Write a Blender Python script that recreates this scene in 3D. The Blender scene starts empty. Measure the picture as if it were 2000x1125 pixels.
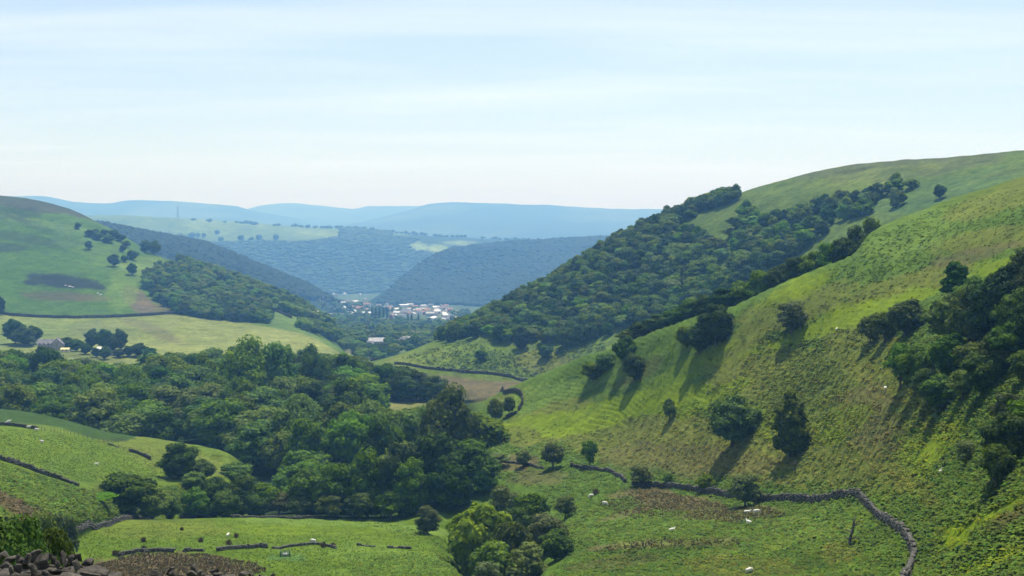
import bpy, bmesh, math, random
import numpy as np
from mathutils import Vector, Matrix

# ------------------------------------------------------------------ camera, sky, sun, exposure
sc = bpy.context.scene
COL = sc.collection
FPX, PW, PH, HORIZON = 2414.0, 2000.0, 1125.0, 430.0
PITCH = math.atan((PH/2-HORIZON)/FPX)
cam_d = bpy.data.cameras.new('camera'); cam = bpy.data.objects.new('camera', cam_d); COL.objects.link(cam)
cam_d.sensor_width = 36.0; cam_d.lens = FPX/PW*36.0
cam_d.clip_start = 0.5; cam_d.clip_end = 60000
cam.location = (0, 0, 0); cam.rotation_euler = (math.pi/2-PITCH, 0, 0)
sc.camera = cam
SUN_AZ, SUN_EL = math.radians(15), math.radians(67)      # azimuth measured from +Y (view direction) towards +X
w = bpy.data.worlds.new('World'); sc.world = w; w.use_nodes = True
N = w.node_tree.nodes; L = w.node_tree.links; N.clear()
sky = N.new('ShaderNodeTexSky'); sky.sky_type = 'NISHITA'; sky.sun_disc = False
sky.sun_elevation = SUN_EL; sky.sun_rotation = SUN_AZ
sky.altitude = 300; sky.air_density = 1.0; sky.dust_density = 0.6; sky.ozone_density = 1.5
tc = N.new('ShaderNodeTexCoord'); sep = N.new('ShaderNodeSeparateXYZ'); L.new(tc.outputs['Generated'], sep.inputs[0])
def wm(op, a, b=None, c=None):
    n = N.new('ShaderNodeMath'); n.operation = op
    for i, v in enumerate((a, b, c)):
        if v is None: continue
        if isinstance(v, (int, float)): n.inputs[i].default_value = v
        else: L.new(v, n.inputs[i])
    return n.outputs[0]
den = wm('MAXIMUM', wm('ADD', sep.outputs[2], 0.06), 0.03)
u_ = wm('DIVIDE', sep.outputs[0], den); v_ = wm('DIVIDE', sep.outputs[1], den)
cb = N.new('ShaderNodeCombineXYZ'); L.new(u_, cb.inputs[0]); L.new(v_, cb.inputs[1])
mp = N.new('ShaderNodeMapping'); mp.inputs['Rotation'].default_value = (0, 0, math.radians(-24)); mp.inputs['Scale'].default_value = (0.26, 0.80, 1)
mp.inputs['Location'].default_value = (3.1, 1.7, 0)
L.new(cb.outputs[0], mp.inputs[0])
n1 = N.new('ShaderNodeTexNoise'); n1.inputs['Scale'].default_value = 1.1; n1.inputs['Detail'].default_value = 7; n1.inputs['Roughness'].default_value = .56; n1.inputs['Distortion'].default_value = .35
L.new(mp.outputs[0], n1.inputs['Vector'])
cr = N.new('ShaderNodeMapRange'); cr.inputs[1].default_value = .46; cr.inputs[2].default_value = .74; cr.inputs[3].default_value = .22; cr.inputs[4].default_value = .58
L.new(n1.outputs['Fac'], cr.inputs[0])
mx = N.new('ShaderNodeMix'); mx.data_type = 'RGBA'; L.new(cr.outputs[0], mx.inputs['Factor']); L.new(sky.outputs[0], mx.inputs[6]); mx.inputs[7].default_value = (8.4, 8.9, 9.6, 1)
bg = N.new('ShaderNodeBackground'); bg.inputs['Strength'].default_value = 0.099
L.new(mx.outputs[2], bg.inputs['Color'])
wo = N.new('ShaderNodeOutputWorld'); L.new(bg.outputs[0], wo.inputs['Surface'])
sl = bpy.data.lights.new('sun', 'SUN'); sl.energy = 5.0; sl.angle = math.radians(.5); sl.color = (1, .94, .82)
so = bpy.data.objects.new('sun', sl); COL.objects.link(so)
sdir = Vector((math.sin(SUN_AZ)*math.cos(SUN_EL), math.cos(SUN_AZ)*math.cos(SUN_EL), math.sin(SUN_EL)))
so.rotation_euler = sdir.to_track_quat('Z', 'Y').to_euler()
vs = sc.view_settings; vs.view_transform = 'Standard'; vs.look = 'None'; vs.exposure = 0.40; vs.gamma = 1; vs.use_curve_mapping = False
cy = sc.cycles; cy.use_denoising = True; cy.max_bounces = 5; cy.diffuse_bounces = 2; cy.glossy_bounces = 1; cy.transmission_bounces = 2
cy.transparent_max_bounces = 4; cy.volume_bounces = 1; cy.use_adaptive_sampling = True; cy.adaptive_threshold = 0.012
sc.render.threads_mode = 'AUTO'

# ------------------------------------------------------------------ helpers
rng = np.random.default_rng(7); random.seed(7)
def tag(o, label=None, cat=None, group=None, kind=None):
    if label: o['label'] = label
    if cat: o['category'] = cat
    if group: o['group'] = group
    if kind: o['kind'] = kind
    return o
def empty(name, loc, rz=0, scale=None):
    o = bpy.data.objects.new(name, None); COL.objects.link(o); o.location = loc; o.rotation_euler = (0, 0, rz); o.empty_display_size = .2
    if scale is not None: o.scale = scale if hasattr(scale, '__len__') else (scale,)*3
    return o
def link(name, me, parent=None, col=True):
    o = bpy.data.objects.new(name, me)
    if col: COL.objects.link(o)
    if parent: o.parent = parent
    return o
def mesh_np(name, verts, faces, mats=(), attr=None, smooth=False, midx=None):
    """faces: int array (n,3) or (n,4), or a list of such arrays"""
    if not isinstance(faces, (list, tuple)): faces = [faces]
    faces = [np.asarray(f, dtype=np.int32) for f in faces if len(f)]
    me = bpy.data.meshes.new(name)
    verts = np.asarray(verts, dtype=np.float32)
    me.vertices.add(len(verts)); me.vertices.foreach_set('co', verts.ravel())
    loops = np.concatenate([f.ravel() for f in faces]); tot = np.concatenate([np.full(len(f), f.shape[1], np.int32) for f in faces])
    start = np.concatenate([[0], np.cumsum(tot)[:-1]]).astype(np.int32)
    me.loops.add(len(loops)); me.loops.foreach_set('vertex_index', loops)
    me.polygons.add(len(tot)); me.polygons.foreach_set('loop_start', start); me.polygons.foreach_set('loop_total', tot)
    if smooth: me.polygons.foreach_set('use_smooth', np.ones(len(tot), bool))
    for m in mats: me.materials.append(m)
    if midx is not None: me.polygons.foreach_set('material_index', np.asarray(midx, np.int32))
    if attr:
        for k, a in attr.items():
            a = np.asarray(a, np.float32)
            if a.ndim == 1:
                at = me.attributes.new(k, 'FLOAT', 'POINT'); at.data.foreach_set('value', a)
            else:
                at = me.attributes.new(k, 'FLOAT_COLOR', 'POINT')
                if a.shape[1] == 3: a = np.hstack([a, np.ones((len(a), 1), np.float32)])
                at.data.foreach_set('color', a.ravel())
    me.update(calc_edges=True)
    return me
def _hash(ix, iy, s):
    h = (ix.astype(np.int64)*374761393 + iy.astype(np.int64)*668265263 + s*1442695041) & 0x7fffffff
    h = ((h ^ (h >> 13))*1274126177) & 0x7fffffff
    return ((h ^ (h >> 16)) & 0xffff)/65535.0
def vnoise(x, y, s=0):
    ix = np.floor(x); iy = np.floor(y); fx = x-ix; fy = y-iy
    fx = fx*fx*fx*(fx*(fx*6-15)+10); fy = fy*fy*fy*(fy*(fy*6-15)+10)
    a = _hash(ix, iy, s); b = _hash(ix+1, iy, s); c = _hash(ix, iy+1, s); d = _hash(ix+1, iy+1, s)
    return (a*(1-fx)+b*fx)*(1-fy)+(c*(1-fx)+d*fx)*fy
def fbm(x, y, s=0, o=4, g=.5):
    t = 0; a = 1; tt = 0; c, sn = math.cos(.6), math.sin(.6)
    for i in range(o):
        t = t+a*vnoise(x, y, s+i*17); tt += a; a *= g
        x, y = (x*c-y*sn)*2.03+5.2, (x*sn+y*c)*2.03+1.3
    return t/tt*2-1
def pchip_eval(xk, yk, x):
    xk = np.asarray(xk, float); yk = np.asarray(yk, float)
    h = np.diff(xk); d = np.diff(yk)/h; m = np.zeros_like(yk)
    if len(xk) > 2:
        w1 = 2*h[1:]+h[:-1]; w2 = h[1:]+2*h[:-1]
        with np.errstate(divide='ignore', invalid='ignore'):
            mm = (w1+w2)/(w1/d[:-1]+w2/d[1:])
        m[1:-1] = np.where(d[:-1]*d[1:] > 0, mm, 0)
    m[0] = d[0]; m[-1] = d[-1]
    x = np.clip(x, xk[0], xk[-1]); i = np.clip(np.searchsorted(xk, x, side='right')-1, 0, len(xk)-2)
    t = (x-xk[i])/h[i]
    return (2*t**3-3*t**2+1)*yk[i]+(t**3-2*t**2+t)*h[i]*m[i]+(-2*t**3+3*t**2)*yk[i+1]+(t**3-t**2)*h[i]*m[i+1]
CP, SP = math.cos(PITCH), math.sin(PITCH)
def ray(px, py):
    """a = x/y tangent of azimuth, s = slope z / horizontal distance of the sight line through a measured image point"""
    u = (np.asarray(px, float)-PW/2)/FPX; v = (PH/2-np.asarray(py, float))/FPX
    dy = CP+SP*v; dz = -SP+CP*v
    return u/dy, dz/np.hypot(u, dy)
def proj(x, y, z):
    d = y*CP-z*SP; v = (y*SP+z*CP)/d
    return PW/2+FPX*x/d, PH/2-FPX*v
def xy(a, r):
    c = 1/np.sqrt(1+a*a); return a*c*r, c*r

class Layer:
    """One landform, lofted through surveyed rows (near to far). A row is {px: (py, r)} or {px: ('z', z, r)}"""
    def __init__(s, name, rows, pstep=3, mstep=3.0, wide=(-700, 2700), noise=(), px_range=None):
        s.name = name
        dense = np.arange(-60, 2061, pstep) if px_range is None else np.arange(px_range[0], px_range[1]+1, pstep)
        lo = np.arange(wide[0], dense[0]-20, 40) if wide[0] < dense[0]-20 else np.array([])
        hi = np.arange(dense[-1]+40, wide[1]+1, 40) if wide[1] > dense[-1]+40 else np.array([])
        PX = np.concatenate([lo, dense, hi]).astype(float)
        A = (PX-1000)/FPX/ (CP+SP*(PH/2-HORIZON)/FPX)
        s.A = A; n = len(A); K = len(rows)
        Sk = np.zeros((K, n)); Lk = np.zeros((K, n))
        for k, row in enumerate(rows):
            aa, ss, ll = [], [], []
            for px in sorted(row):
                v = row[px]
                if v[0] == 'z':
                    sl_ = v[1]/v[2]; a_, _ = ray(px, HORIZON); aa.append(float(a_)); ss.append(sl_); ll.append(math.log(v[2]))
                else:
                    a_, s_ = ray(px, v[0]); aa.append(float(a_)); ss.append(float(s_)); ll.append(math.log(v[1]))
            Sk[k] = pchip_eval(aa, ss, A); Lk[k] = pchip_eval(aa, ll, A)
        for k in range(1, K): Lk[k] = np.maximum(Lk[k], Lk[k-1]+.004)
        # monotone hermite along every column
        H = np.diff(Lk, axis=0); D = np.diff(Sk, axis=0)/H; M = np.zeros_like(Sk)
        w1 = 2*H[1:]+H[:-1]; w2 = H[1:]+2*H[:-1]
        with np.errstate(divide='ignore', invalid='ignore'): mm = (w1+w2)/(w1/D[:-1]+w2/D[1:])
        M[1:-1] = np.where(D[:-1]*D[1:] > 0, mm, 0); M[0] = D[0]; M[-1] = D[-1]
        Ss, Ls = [], []
        mid = (PX > -60) & (PX < 2060)
        for k in range(K-1):
            dpy = np.abs(Sk[k+1]-Sk[k])[mid].max()*FPX
            m = int(np.clip(dpy/mstep, 4, 130))
            for t in np.arange(m)/m:
                Ls.append(Lk[k]+H[k]*t)
                Ss.append((2*t**3-3*t**2+1)*Sk[k]+(t**3-2*t**2+t)*H[k]*M[k]+(-2*t**3+3*t**2)*Sk[k+1]+(t**3-t**2)*H[k]*M[k+1])
        Ls.append(Lk[-1]); Ss.append(Sk[-1])
        s.R = np.exp(np.array(Ls)); S0 = np.array(Ss)
        s.X, s.Y = xy(A[None, :], s.R); Z = S0*s.R
        for (wl, amp, sd, o) in noise: Z = Z+amp*fbm(s.X/wl, s.Y/wl, sd, o)
        if name == 'near_hillside':      # terracettes trodden along the contours
            w_ = np.clip((fbm(s.X/22, s.Y/22, 88, 3)+.25)*2, 0, 1); q = Z/1.25+1.6*fbm(s.X/26, s.Y/26, 89, 3); q = q-np.floor(q)
            Z = Z+w_*.30*(np.minimum(q*1.6, (1-q)*2.67)-.5)*(s.R > 90)
        s.Z = Z; s.S = Z/s.R
        s.PXv, s.PYv = proj(s.X, s.Y, S0*s.R)
    def col(s, a):
        f = np.interp(a, s.A, np.arange(len(s.A))); i = np.clip(np.floor(f).astype(int), 0, len(s.A)-2); return i, f-i
    def hit(s, a, sl):
        i, t = s.col(a); S = s.S[:, i]*(1-t)+s.S[:, i+1]*t; R = s.R[:, i]*(1-t)+s.R[:, i+1]*t
        ok = S >= sl[None, :]; j = ok.argmax(0); got = ok.any(0) & (j > 0); j = np.maximum(j, 1); q = np.arange(len(a))
        s0, s1 = S[j-1, q], S[j, q]; f = (sl-s0)/np.where(s1 == s0, 1, s1-s0)
        return np.where(got, R[j-1, q]+(R[j, q]-R[j-1, q])*np.clip(f, 0, 1), np.inf)
    def height(s, a, r):
        i, t = s.col(a); out = np.full(len(a), -1e6)
        R = s.R[:, i]*(1-t)+s.R[:, i+1]*t; Z = s.Z[:, i]*(1-t)+s.Z[:, i+1]*t; q = np.arange(len(a))
        j = (R < r[None, :]).sum(0); ok = (j > 0) & (j < len(R)); j = np.clip(j, 1, len(R)-1)
        f = (r-R[j-1, q])/(R[j, q]-R[j-1, q]); z = Z[j-1, q]+(Z[j, q]-Z[j-1, q])*f
        return np.where(ok, z, out)
    def colour(s, x, y):
        a = x/y; r = np.hypot(x, y); f = np.interp(a, s.A, np.arange(len(s.A))); i = np.clip(np.rint(f).astype(int), 0, len(s.A)-1)
        out = np.empty((len(x), 3))
        for b in range(0, len(x), 8000):
            q = slice(b, b+8000); j = np.clip((s.R[:, i[q]] < r[q][None, :]).sum(0), 0, len(s.R)-1); out[q] = s.C[j, i[q]]
        return out
    def build(s, mat, cover):
        nr, nc = s.R.shape
        V = np.stack([s.X, s.Y, s.Z], -1).reshape(-1, 3)
        idx = np.arange(nr*nc).reshape(nr, nc)
        F = np.stack([idx[:-1, :-1], idx[:-1, 1:], idx[1:, 1:], idx[1:, :-1]], -1).reshape(-1, 4)
        C = cover(s); s.C = C; C = C.reshape(-1, 3)
        me = mesh_np(s.name, V, F, [mat], {'cover': C}, smooth=True)
        o = link(s.name, me); tag(o, kind='structure'); s.obj = o; return o
LAYERS = []
def _chunks(fn, *arr):
    arr = [np.atleast_1d(np.asarray(a, float)) for a in arr]; out = []
    for i in range(0, len(arr[0]), 6000): out.append(fn(*[a[i:i+6000] for a in arr]))
    return out
def hit(px, py, layers=None):
    """points of the ground seen at image points; nan where there is none"""
    def f(px, py):
        a, s_ = ray(px, py); r = np.min([l.hit(a, s_) for l in (layers or LAYERS)], 0)
        bad = ~np.isfinite(r); rr = np.where(bad, 1, r); x, y = xy(a, rr)
        P = np.stack([x, y, s_*rr], -1); P[bad] = np.nan; return P
    return np.concatenate(_chunks(f, px, py))
def ground(x, y, layers=None):
    def f(x, y):
        a = x/y; r = np.hypot(x, y); return np.max([l.height(a, r) for l in (layers or LAYERS)], 0)
    return np.concatenate(_chunks(f, x, y))
def at(px, r, layers=None):
    a, _ = ray(px, HORIZON+40); x, y = xy(float(a), r); return np.array([x, y, float(ground([x], [y], layers)[0])])
def H1(px, py, layers=None): return hit([px], [py], layers)[0]
# ------------------------------------------------------------------ landforms
NEAR = Layer('near_hillside', [
 {-300: ('z', -1.9, 1.2), 2300: ('z', -1.9, 1.2)},
 {-300: ('z', -6.6, 18), 2300: ('z', -6.4, 17)},
 {-300: ('z', -20, 60), 1000: ('z', -19.5, 60), 2000: ('z', -18.8, 60), 2300: ('z', -14.3, 46)},
 {-300: (1125, 160), 0: (1125, 180), 200: (1125, 205), 500: (1125, 212), 800: (1125, 215), 890: (1128, 222), 950: (1165, 236), 1010: (1160, 238), 1070: (1128, 204), 1200: (1125, 190), 1500: (1125, 165), 1780: (1125, 132), 2000: (1125, 98), 2300: (1125, 70)},
 {-300: (1100, 190), 0: (1085, 200), 150: (1075, 238), 300: (1065, 252), 600: (1057, 265), 800: (1070, 262), 870: (1098, 250), 940: (1150, 262), 1010: (1105, 280), 1070: (1058, 265), 1200: (1010, 255), 1480: (1022, 225), 1700: (1040, 177), 1800: (1030, 156), 2000: (960, 125), 2300: (900, 100)},
 {-300: (1060, 230), 0: (1050, 245), 150: (1035, 275), 250: (1016, 302), 400: (1010, 322), 600: (1012, 332), 750: (1022, 322), 850: (1046, 298), 900: (1085, 292), 950: (1080, 305), 1010: (1010, 312), 1060: (955, 322), 1130: (905, 345), 1200: (922, 322), 1300: (945, 300), 1430: (964, 268), 1540: (972, 245), 1600: (968, 235), 1700: (930, 215), 1800: (880, 200), 2000: (800, 165), 2300: (700, 140)},
 {-300: ('z', -87, 365), 700: ('z', -87, 367), 800: ('z', -83, 365), 880: ('z', -78, 365), 950: ('z', -72, 372), 1000: (852, 395), 1060: (848, 387), 1130: (846, 374), 1200: (836, 362), 1300: (830, 335), 1430: (862, 295), 1540: (862, 275), 1700: (760, 255), 1800: (700, 240), 2000: (620, 210), 2300: (540, 180)},
 {-300: ('z', -86, 450), 700: ('z', -86, 452), 800: ('z', -85, 450), 900: ('z', -78, 440), 950: ('z', -71, 432), 1000: (803, 425), 1130: (775, 402), 1200: (755, 386), 1300: (735, 358), 1430: (722, 325), 1540: (692, 311), 1700: (600, 304), 1800: (545, 304), 2000: (482, 270), 2300: (400, 240)},
 {-300: ('z', -85.5, 600), 800: ('z', -86.5, 600), 870: ('z', -84, 560), 930: ('z', -73.5, 490), 965: (775, 474), 1000: (757, 460), 1040: (738, 448), 1100: (713, 436), 1191: (679, 412), 1300: (636, 385), 1370: (612, 370), 1430: (596, 357), 1500: (561, 350), 1600: (521, 345), 1665: (498, 342), 1700: (458, 350), 1750: (434, 358), 1850: (394, 368), 2000: (350, 382), 2300: (285, 400)},
 {-300: ('z', -90, 750), 800: ('z', -92, 740), 870: ('z', -92, 680), 930: ('z', -90, 570), 1000: ('z', -80, 520), 1191: ('z', -58, 460), 1430: ('z', -42, 400), 1665: ('z', -25, 380), 1850: ('z', -14, 405), 2000: ('z', 2, 420), 2300: ('z', 14, 430)},
 {-300: ('z', -112, 980), 600: ('z', -116, 980), 800: ('z', -120, 900), 930: ('z', -125, 800), 1000: ('z', -125, 760), 1430: ('z', -110, 640), 2000: ('z', -80, 600), 2300: ('z', -80, 600)},
], pstep=3, mstep=2.6, noise=[(60, 1.1, 3, 2), (17, .55, 5, 3), (4.5, .2, 6, 3), (1.6, .08, 8, 2)])
FIELD = Layer('valley_field', [
 {-300: ('z', -62, 165), 0: ('z', -62, 178), 150: ('z', -78, 240), 250: ('z', -90, 295), 440: ('z', -98, 330), 600: ('z', -110, 340)},
 {-300: (1010, 190), 0: (1008, 205), 100: (1003, 235), 150: (1000, 262), 250: (990, 322), 350: (972, 345), 440: (967, 362), 520: ('z', -94, 370), 600: ('z', -110, 370)},
 {-300: (880, 260), 0: (900, 290), 100: (925, 310), 250: (922, 365), 350: (918, 385), 440: (928, 385), 520: ('z', -94, 400), 600: ('z', -110, 400)},
 {-300: (815, 390), 0: (831, 400), 100: (839, 405), 200: (860, 420), 250: (868, 425), 350: (890, 415), 440: (907, 405), 520: ('z', -95, 430), 600: ('z', -110, 430)},
 {-300: (785, 480), 0: (798, 475), 100: (812, 470), 200: (838, 455), 250: (850, 450), 350: (865, 440), 440: (885, 420), 520: ('z', -96, 445), 600: ('z', -110, 445)},
 {-300: ('z', -85, 530), 0: ('z', -88, 520), 250: ('z', -95, 490), 440: ('z', -95, 460), 600: ('z', -115, 480)},
 {-300: ('z', -110, 620), 600: ('z', -120, 560)},
], pstep=3, mstep=2.6, wide=(-500, 520), px_range=(-60, 530), noise=[(40, .7, 13, 2), (9, .35, 15, 3), (2.2, .12, 18, 2)])
WOODHILL = Layer('wooded_hillside', [
 {-300: ('z', -150, 560), 700: ('z', -130, 700), 1200: ('z', -120, 560), 2300: ('z', -100, 480)},
 {-300: ('z', -150, 640), 560: ('z', -150, 640), 640: ('z', -118, 640), 700: (770, 640), 870: (777, 640), 1040: (742, 690), 1200: (705, 655), 1440: (640, 600), 1700: (545, 560), 2000: (455, 520), 2300: (400, 500)},
 {-300: ('z', -150, 700), 560: ('z', -150, 700), 640: ('z', -116, 700), 700: (735, 720), 740: (722, 740), 800: (716, 745), 900: (728, 730), 1040: (741, 712), 1200: (690, 690), 1440: (620, 650), 1700: (510, 620), 2000: (425, 580), 2300: (380, 560)},
 {-300: ('z', -150, 760), 560: ('z', -150, 760), 640: ('z', -114, 780), 700: (712, 790), 740: (702, 800), 800: (688, 800), 860: (675, 790), 940: (682, 765), 1040: (690, 752), 1200: (655, 735), 1440: (540, 720), 1700: (430, 700), 2000: (365, 660), 2300: (320, 640)},
 {-300: ('z', -150, 850), 560: ('z', -150, 850), 640: ('z', -113, 850), 700: (705, 865), 740: (698, 868), 800: (682, 870), 860: (660, 870), 900: (646, 872), 960: (618, 876), 1030: (580, 880), 1100: (545, 882), 1180: (494, 885), 1300: (436, 890), 1390: (402, 895), 1445: (380, 895), 1500: (364, 880), 1700: (325, 850), 1850: (312, 820), 2000: (300, 800), 2300: (285, 780)},
 {-300: ('z', -160, 940), 560: ('z', -160, 940), 700: ('z', -122, 960), 860: ('z', -105, 960), 1100: ('z', -72, 970), 1300: ('z', -28, 980), 1440: ('z', -5, 985), 1700: ('z', 14, 950), 2000: ('z', 25, 900), 2300: ('z', 25, 880)},
 {-300: ('z', -220, 1200), 700: ('z', -200, 1300), 2300: ('z', -150, 1300)},
], pstep=3, mstep=2.8, wide=(560, 2700), px_range=(600, 2060), noise=[(140, 3.0, 23, 2), (35, 1.2, 25, 3), (9, .35, 28, 2)])
LEFTHILL = Layer('left_hill', [
 {-300: ('z', -120, 760), 900: ('z', -135, 860)},
 {-300: (705, 850), 0: (694, 900), 250: (705, 880), 450: (705, 870), 560: (700, 890), 640: (698, 910), 690: (716, 960), 760: (745, 980), 900: ('z', -150, 980)},
 {-300: (655, 1020), 0: (655, 1050), 250: (658, 1020), 450: (662, 1000), 560: (672, 985), 640: (680, 985), 690: (705, 1010), 760: (735, 1020), 900: ('z', -152, 1020)},
 {-300: (600, 1170), 0: (613, 1210), 100: (620, 1190), 200: (620, 1180), 350: (611, 1200), 440: (622, 1170), 520: (634, 1130), 575: (645, 1080), 620: (660, 1040), 665: (681, 1010), 700: (712, 1040), 760: (740, 1060), 900: ('z', -155, 1060)},
 {-300: (590, 1190), 0: (605, 1230), 100: (612, 1215), 200: (611, 1210), 350: (603, 1230), 440: (614, 1210), 520: (624, 1200), 575: (632, 1200), 620: (648, 1190), 665: (680, 1180), 700: (706, 1180), 760: (735, 1150), 900: ('z', -160, 1120)},
 {-300: (500, 1450), 0: (500, 1500), 150: (512, 1460), 300: (538, 1410), 450: (572, 1400), 550: (600, 1380), 650: (655, 1300), 700: (690, 1250), 760: (725, 1200), 900: ('z', -165, 1200)},
 {-300: (345, 1900), 0: (386, 1850), 50: (391, 1840), 100: (401, 1830), 150: (417, 1800), 200: (441, 1750), 240: (464, 1700), 300: (500, 1650), 400: (532, 1600), 500: (566, 1550), 560: (590, 1500), 600: (612, 1450), 650: (645, 1380), 700: (680, 1320), 760: (720, 1250), 900: ('z', -170, 1250)},
 {-300: ('z', 20, 2150), 0: ('z', 0, 2100), 200: ('z', -60, 1980), 400: ('z', -120, 1800), 560: ('z', -150, 1700), 900: ('z', -190, 1400)},
 {-300: ('z', -200, 2700), 900: ('z', -260, 2000)},
], pstep=3, mstep=2.6, wide=(-700, 900), px_range=(-60, 780), noise=[(220, 4, 33, 2), (60, 1.6, 35, 3), (16, .5, 38, 2)])
VALLEY = Layer('valley_floor', [
 {-300: ('z', -160, 650), 2300: ('z', -160, 650)},
 {-300: ('z', -119, 800), 2300: ('z', -119, 800)},
 {-300: ('z', -123, 1100), 2300: ('z', -123, 1100)},
 {-300: ('z', -134, 1400), 2300: ('z', -134, 1400)},
 {-300: ('z', -170, 2000), 2300: ('z', -170, 2000)},
 {-300: ('z', -204, 2800), 2300: ('z', -204, 2800)},
 {-300: ('z', -232, 3500), 2300: ('z', -232, 3500)},
 {-300: ('z', -262, 4400), 2300: ('z', -262, 4400)},
 {-300: ('z', -300, 6500), 2300: ('z', -300, 6500)},
], pstep=5, mstep=4, px_range=(400, 1300), wide=(-700, 2700), noise=[(160, 4, 43, 3), (40, 1.0, 45, 2)])
CONIFER = Layer('forested_ridge', [
 {-300: ('z', -300, 2000), 900: ('z', -300, 2600)},
 {-300: (640, 2050), 300: (640, 2150), 520: (642, 2300), 620: (632, 2500), 700: (606, 2750), 740: (598, 2950), 800: (615, 3000), 900: ('z', -260, 3050)},
 {-300: (540, 2350), 300: (560, 2450), 520: (588, 2550), 600: (594, 2700), 660: (598, 2850), 740: (603, 3050), 800: (615, 3080), 900: ('z', -260, 3150)},
 {-300: (430, 2900), 190: (443, 2850), 230: (450, 2850), 300: (463, 2850), 400: (482, 2850), 460: (498, 2870), 520: (530, 2900), 560: (548, 2900), 600: (563, 2950), 640: (582, 3000), 700: (598, 3100), 760: (612, 3150), 900: ('z', -270, 3200)},
 {-300: ('z', -100, 3300), 400: ('z', -120, 3250), 600: ('z', -220, 3250), 900: ('z', -290, 3350)},
 {-300: ('z', -320, 4000), 900: ('z', -320, 3900)},
], pstep=4, mstep=4, wide=(-500, 900), px_range=(-60, 900), noise=[(180, 5, 53, 3), (30, 1.5, 55, 2)])
MIDHILL = Layer('dark_wooded_hill', [
 {500: ('z', -330, 2900), 2300: ('z', -330, 2900)},
 {500: ('z', -330, 3200), 680: ('z', -270, 3300), 735: (602, 3280), 900: (612, 3100), 1000: (596, 3050), 1200: (570, 3000), 2300: (560, 3000)},
 {500: ('z', -330, 3300), 680: ('z', -270, 3380), 735: (594, 3350), 800: (585, 3350), 900: (590, 3300), 1000: (560, 3350), 1200: (530, 3400), 2300: (520, 3400)},
 {500: ('z', -330, 3400), 680: ('z', -270, 3450), 735: (586, 3450), 780: (560, 3500), 830: (543, 3600), 900: (545, 3640), 1000: (520, 3700), 1200: (500, 3750), 2300: (490, 3750)},
 {500: ('z', -330, 3500), 680: ('z', -270, 3550), 735: (582, 3550), 780: (550, 3650), 830: (510, 3800), 880: (487, 3900), 940: (480, 3950), 1000: (474, 4050), 1100: (468, 4100), 1170: (466, 4150), 1300: (464, 4150), 2300: (455, 4200)},
 {500: ('z', -330, 3900), 735: ('z', -300, 3900), 900: ('z', -160, 4300), 1200: ('z', -130, 4600), 2300: ('z', -130, 4600)},
 {500: ('z', -340, 4600), 2300: ('z', -340, 5000)},
], pstep=4, mstep=4, wide=(560, 2300), px_range=(600, 1400), noise=[(260, 10, 63, 3), (40, 2.5, 65, 2)])
PLATEAU = Layer('far_plateau', [
 {-300: ('z', -340, 3900), 2300: ('z', -340, 3900)},
 {-300: (600, 4300), 600: (610, 4250), 2300: (610, 4300)},
 {-300: (520, 4650), 600: (535, 4650), 800: (545, 4650), 1000: (540, 4700), 2300: (540, 4700)},
 {-300: (465, 5000), 190: (462, 5000), 400: (474, 5000), 660: (470, 5000), 800: (487, 5000), 900: (498, 5000), 1000: (505, 5000), 2300: (505, 5000)},
 {-300: (410, 5800), 190: (421, 5700), 400: (429, 5700), 560: (442, 5600), 640: (447, 5600), 700: (449, 5600), 800: (457, 5500), 900: (463, 5500), 1000: (470, 5500), 1170: (472, 5400), 2300: (472, 5400)},
 {-300: ('z', -60, 6500), 2300: ('z', -190, 6500)},
 {-300: ('z', -340, 7500), 2300: ('z', -340, 7500)},
], pstep=4, mstep=4, noise=[(300, 8, 73, 3), (60, 3, 75, 2)])
def far(name, r, crest, base, sd):
    return Layer(name, [
     {-300: ('z', -340, r*.72), 2300: ('z', -340, r*.72)},
     {-300: (base+6, r*.8), 2300: (base+6, r*.8)},
     {k: (v[0]+(base-v[0])*.5, r*.9) for k, v in crest.items()},
     {k: (v[0], r) for k, v in crest.items()},
     {-300: ('z', -60, r*1.15), 2300: ('z', -60, r*1.15)},
     {-300: ('z', -340, r*1.3), 2300: ('z', -340, r*1.3)}], pstep=4, mstep=4, noise=[(700, 22, sd, 4), (160, 5, sd+5, 3)])
FARLEFT = far('far_hills', 11500, {-300: (380, 0), 30: (385, 0), 80: (384, 0), 150: (394, 0), 210: (397, 0), 255: (391, 0), 330: (391, 0), 420: (397, 0), 460: (402, 0), 490: (411, 0), 560: (425, 0), 640: (440, 0), 2300: (450, 0)}, 446, 81)
FARMID = far('far_hills', 14000, {-300: (425, 0), 400: (420, 0), 470: (411, 0), 520: (400, 0), 570: (397, 0), 620: (400, 0), 690: (408, 0), 720: (403, 0), 780: (402, 0), 830: (403, 0), 900: (410, 0), 2300: (420, 0)}, 446, 91)
FARRIGHT = far('far_hills', 10500, {-300: (450, 0), 600: (450, 0), 700: (436, 0), 790: (416, 0), 845: (399, 0), 880: (396, 0), 930: (398, 0), 1000: (400, 0), 1100: (404, 0), 1200: (408, 0), 1290: (410, 0), 2300: (414, 0)}, 452, 101)
LAYERS = [NEAR, FIELD, WOODHILL, LEFTHILL, VALLEY, CONIFER, MIDHILL, PLATEAU]
ALL = LAYERS+[FARLEFT, FARMID, FARRIGHT]

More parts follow.
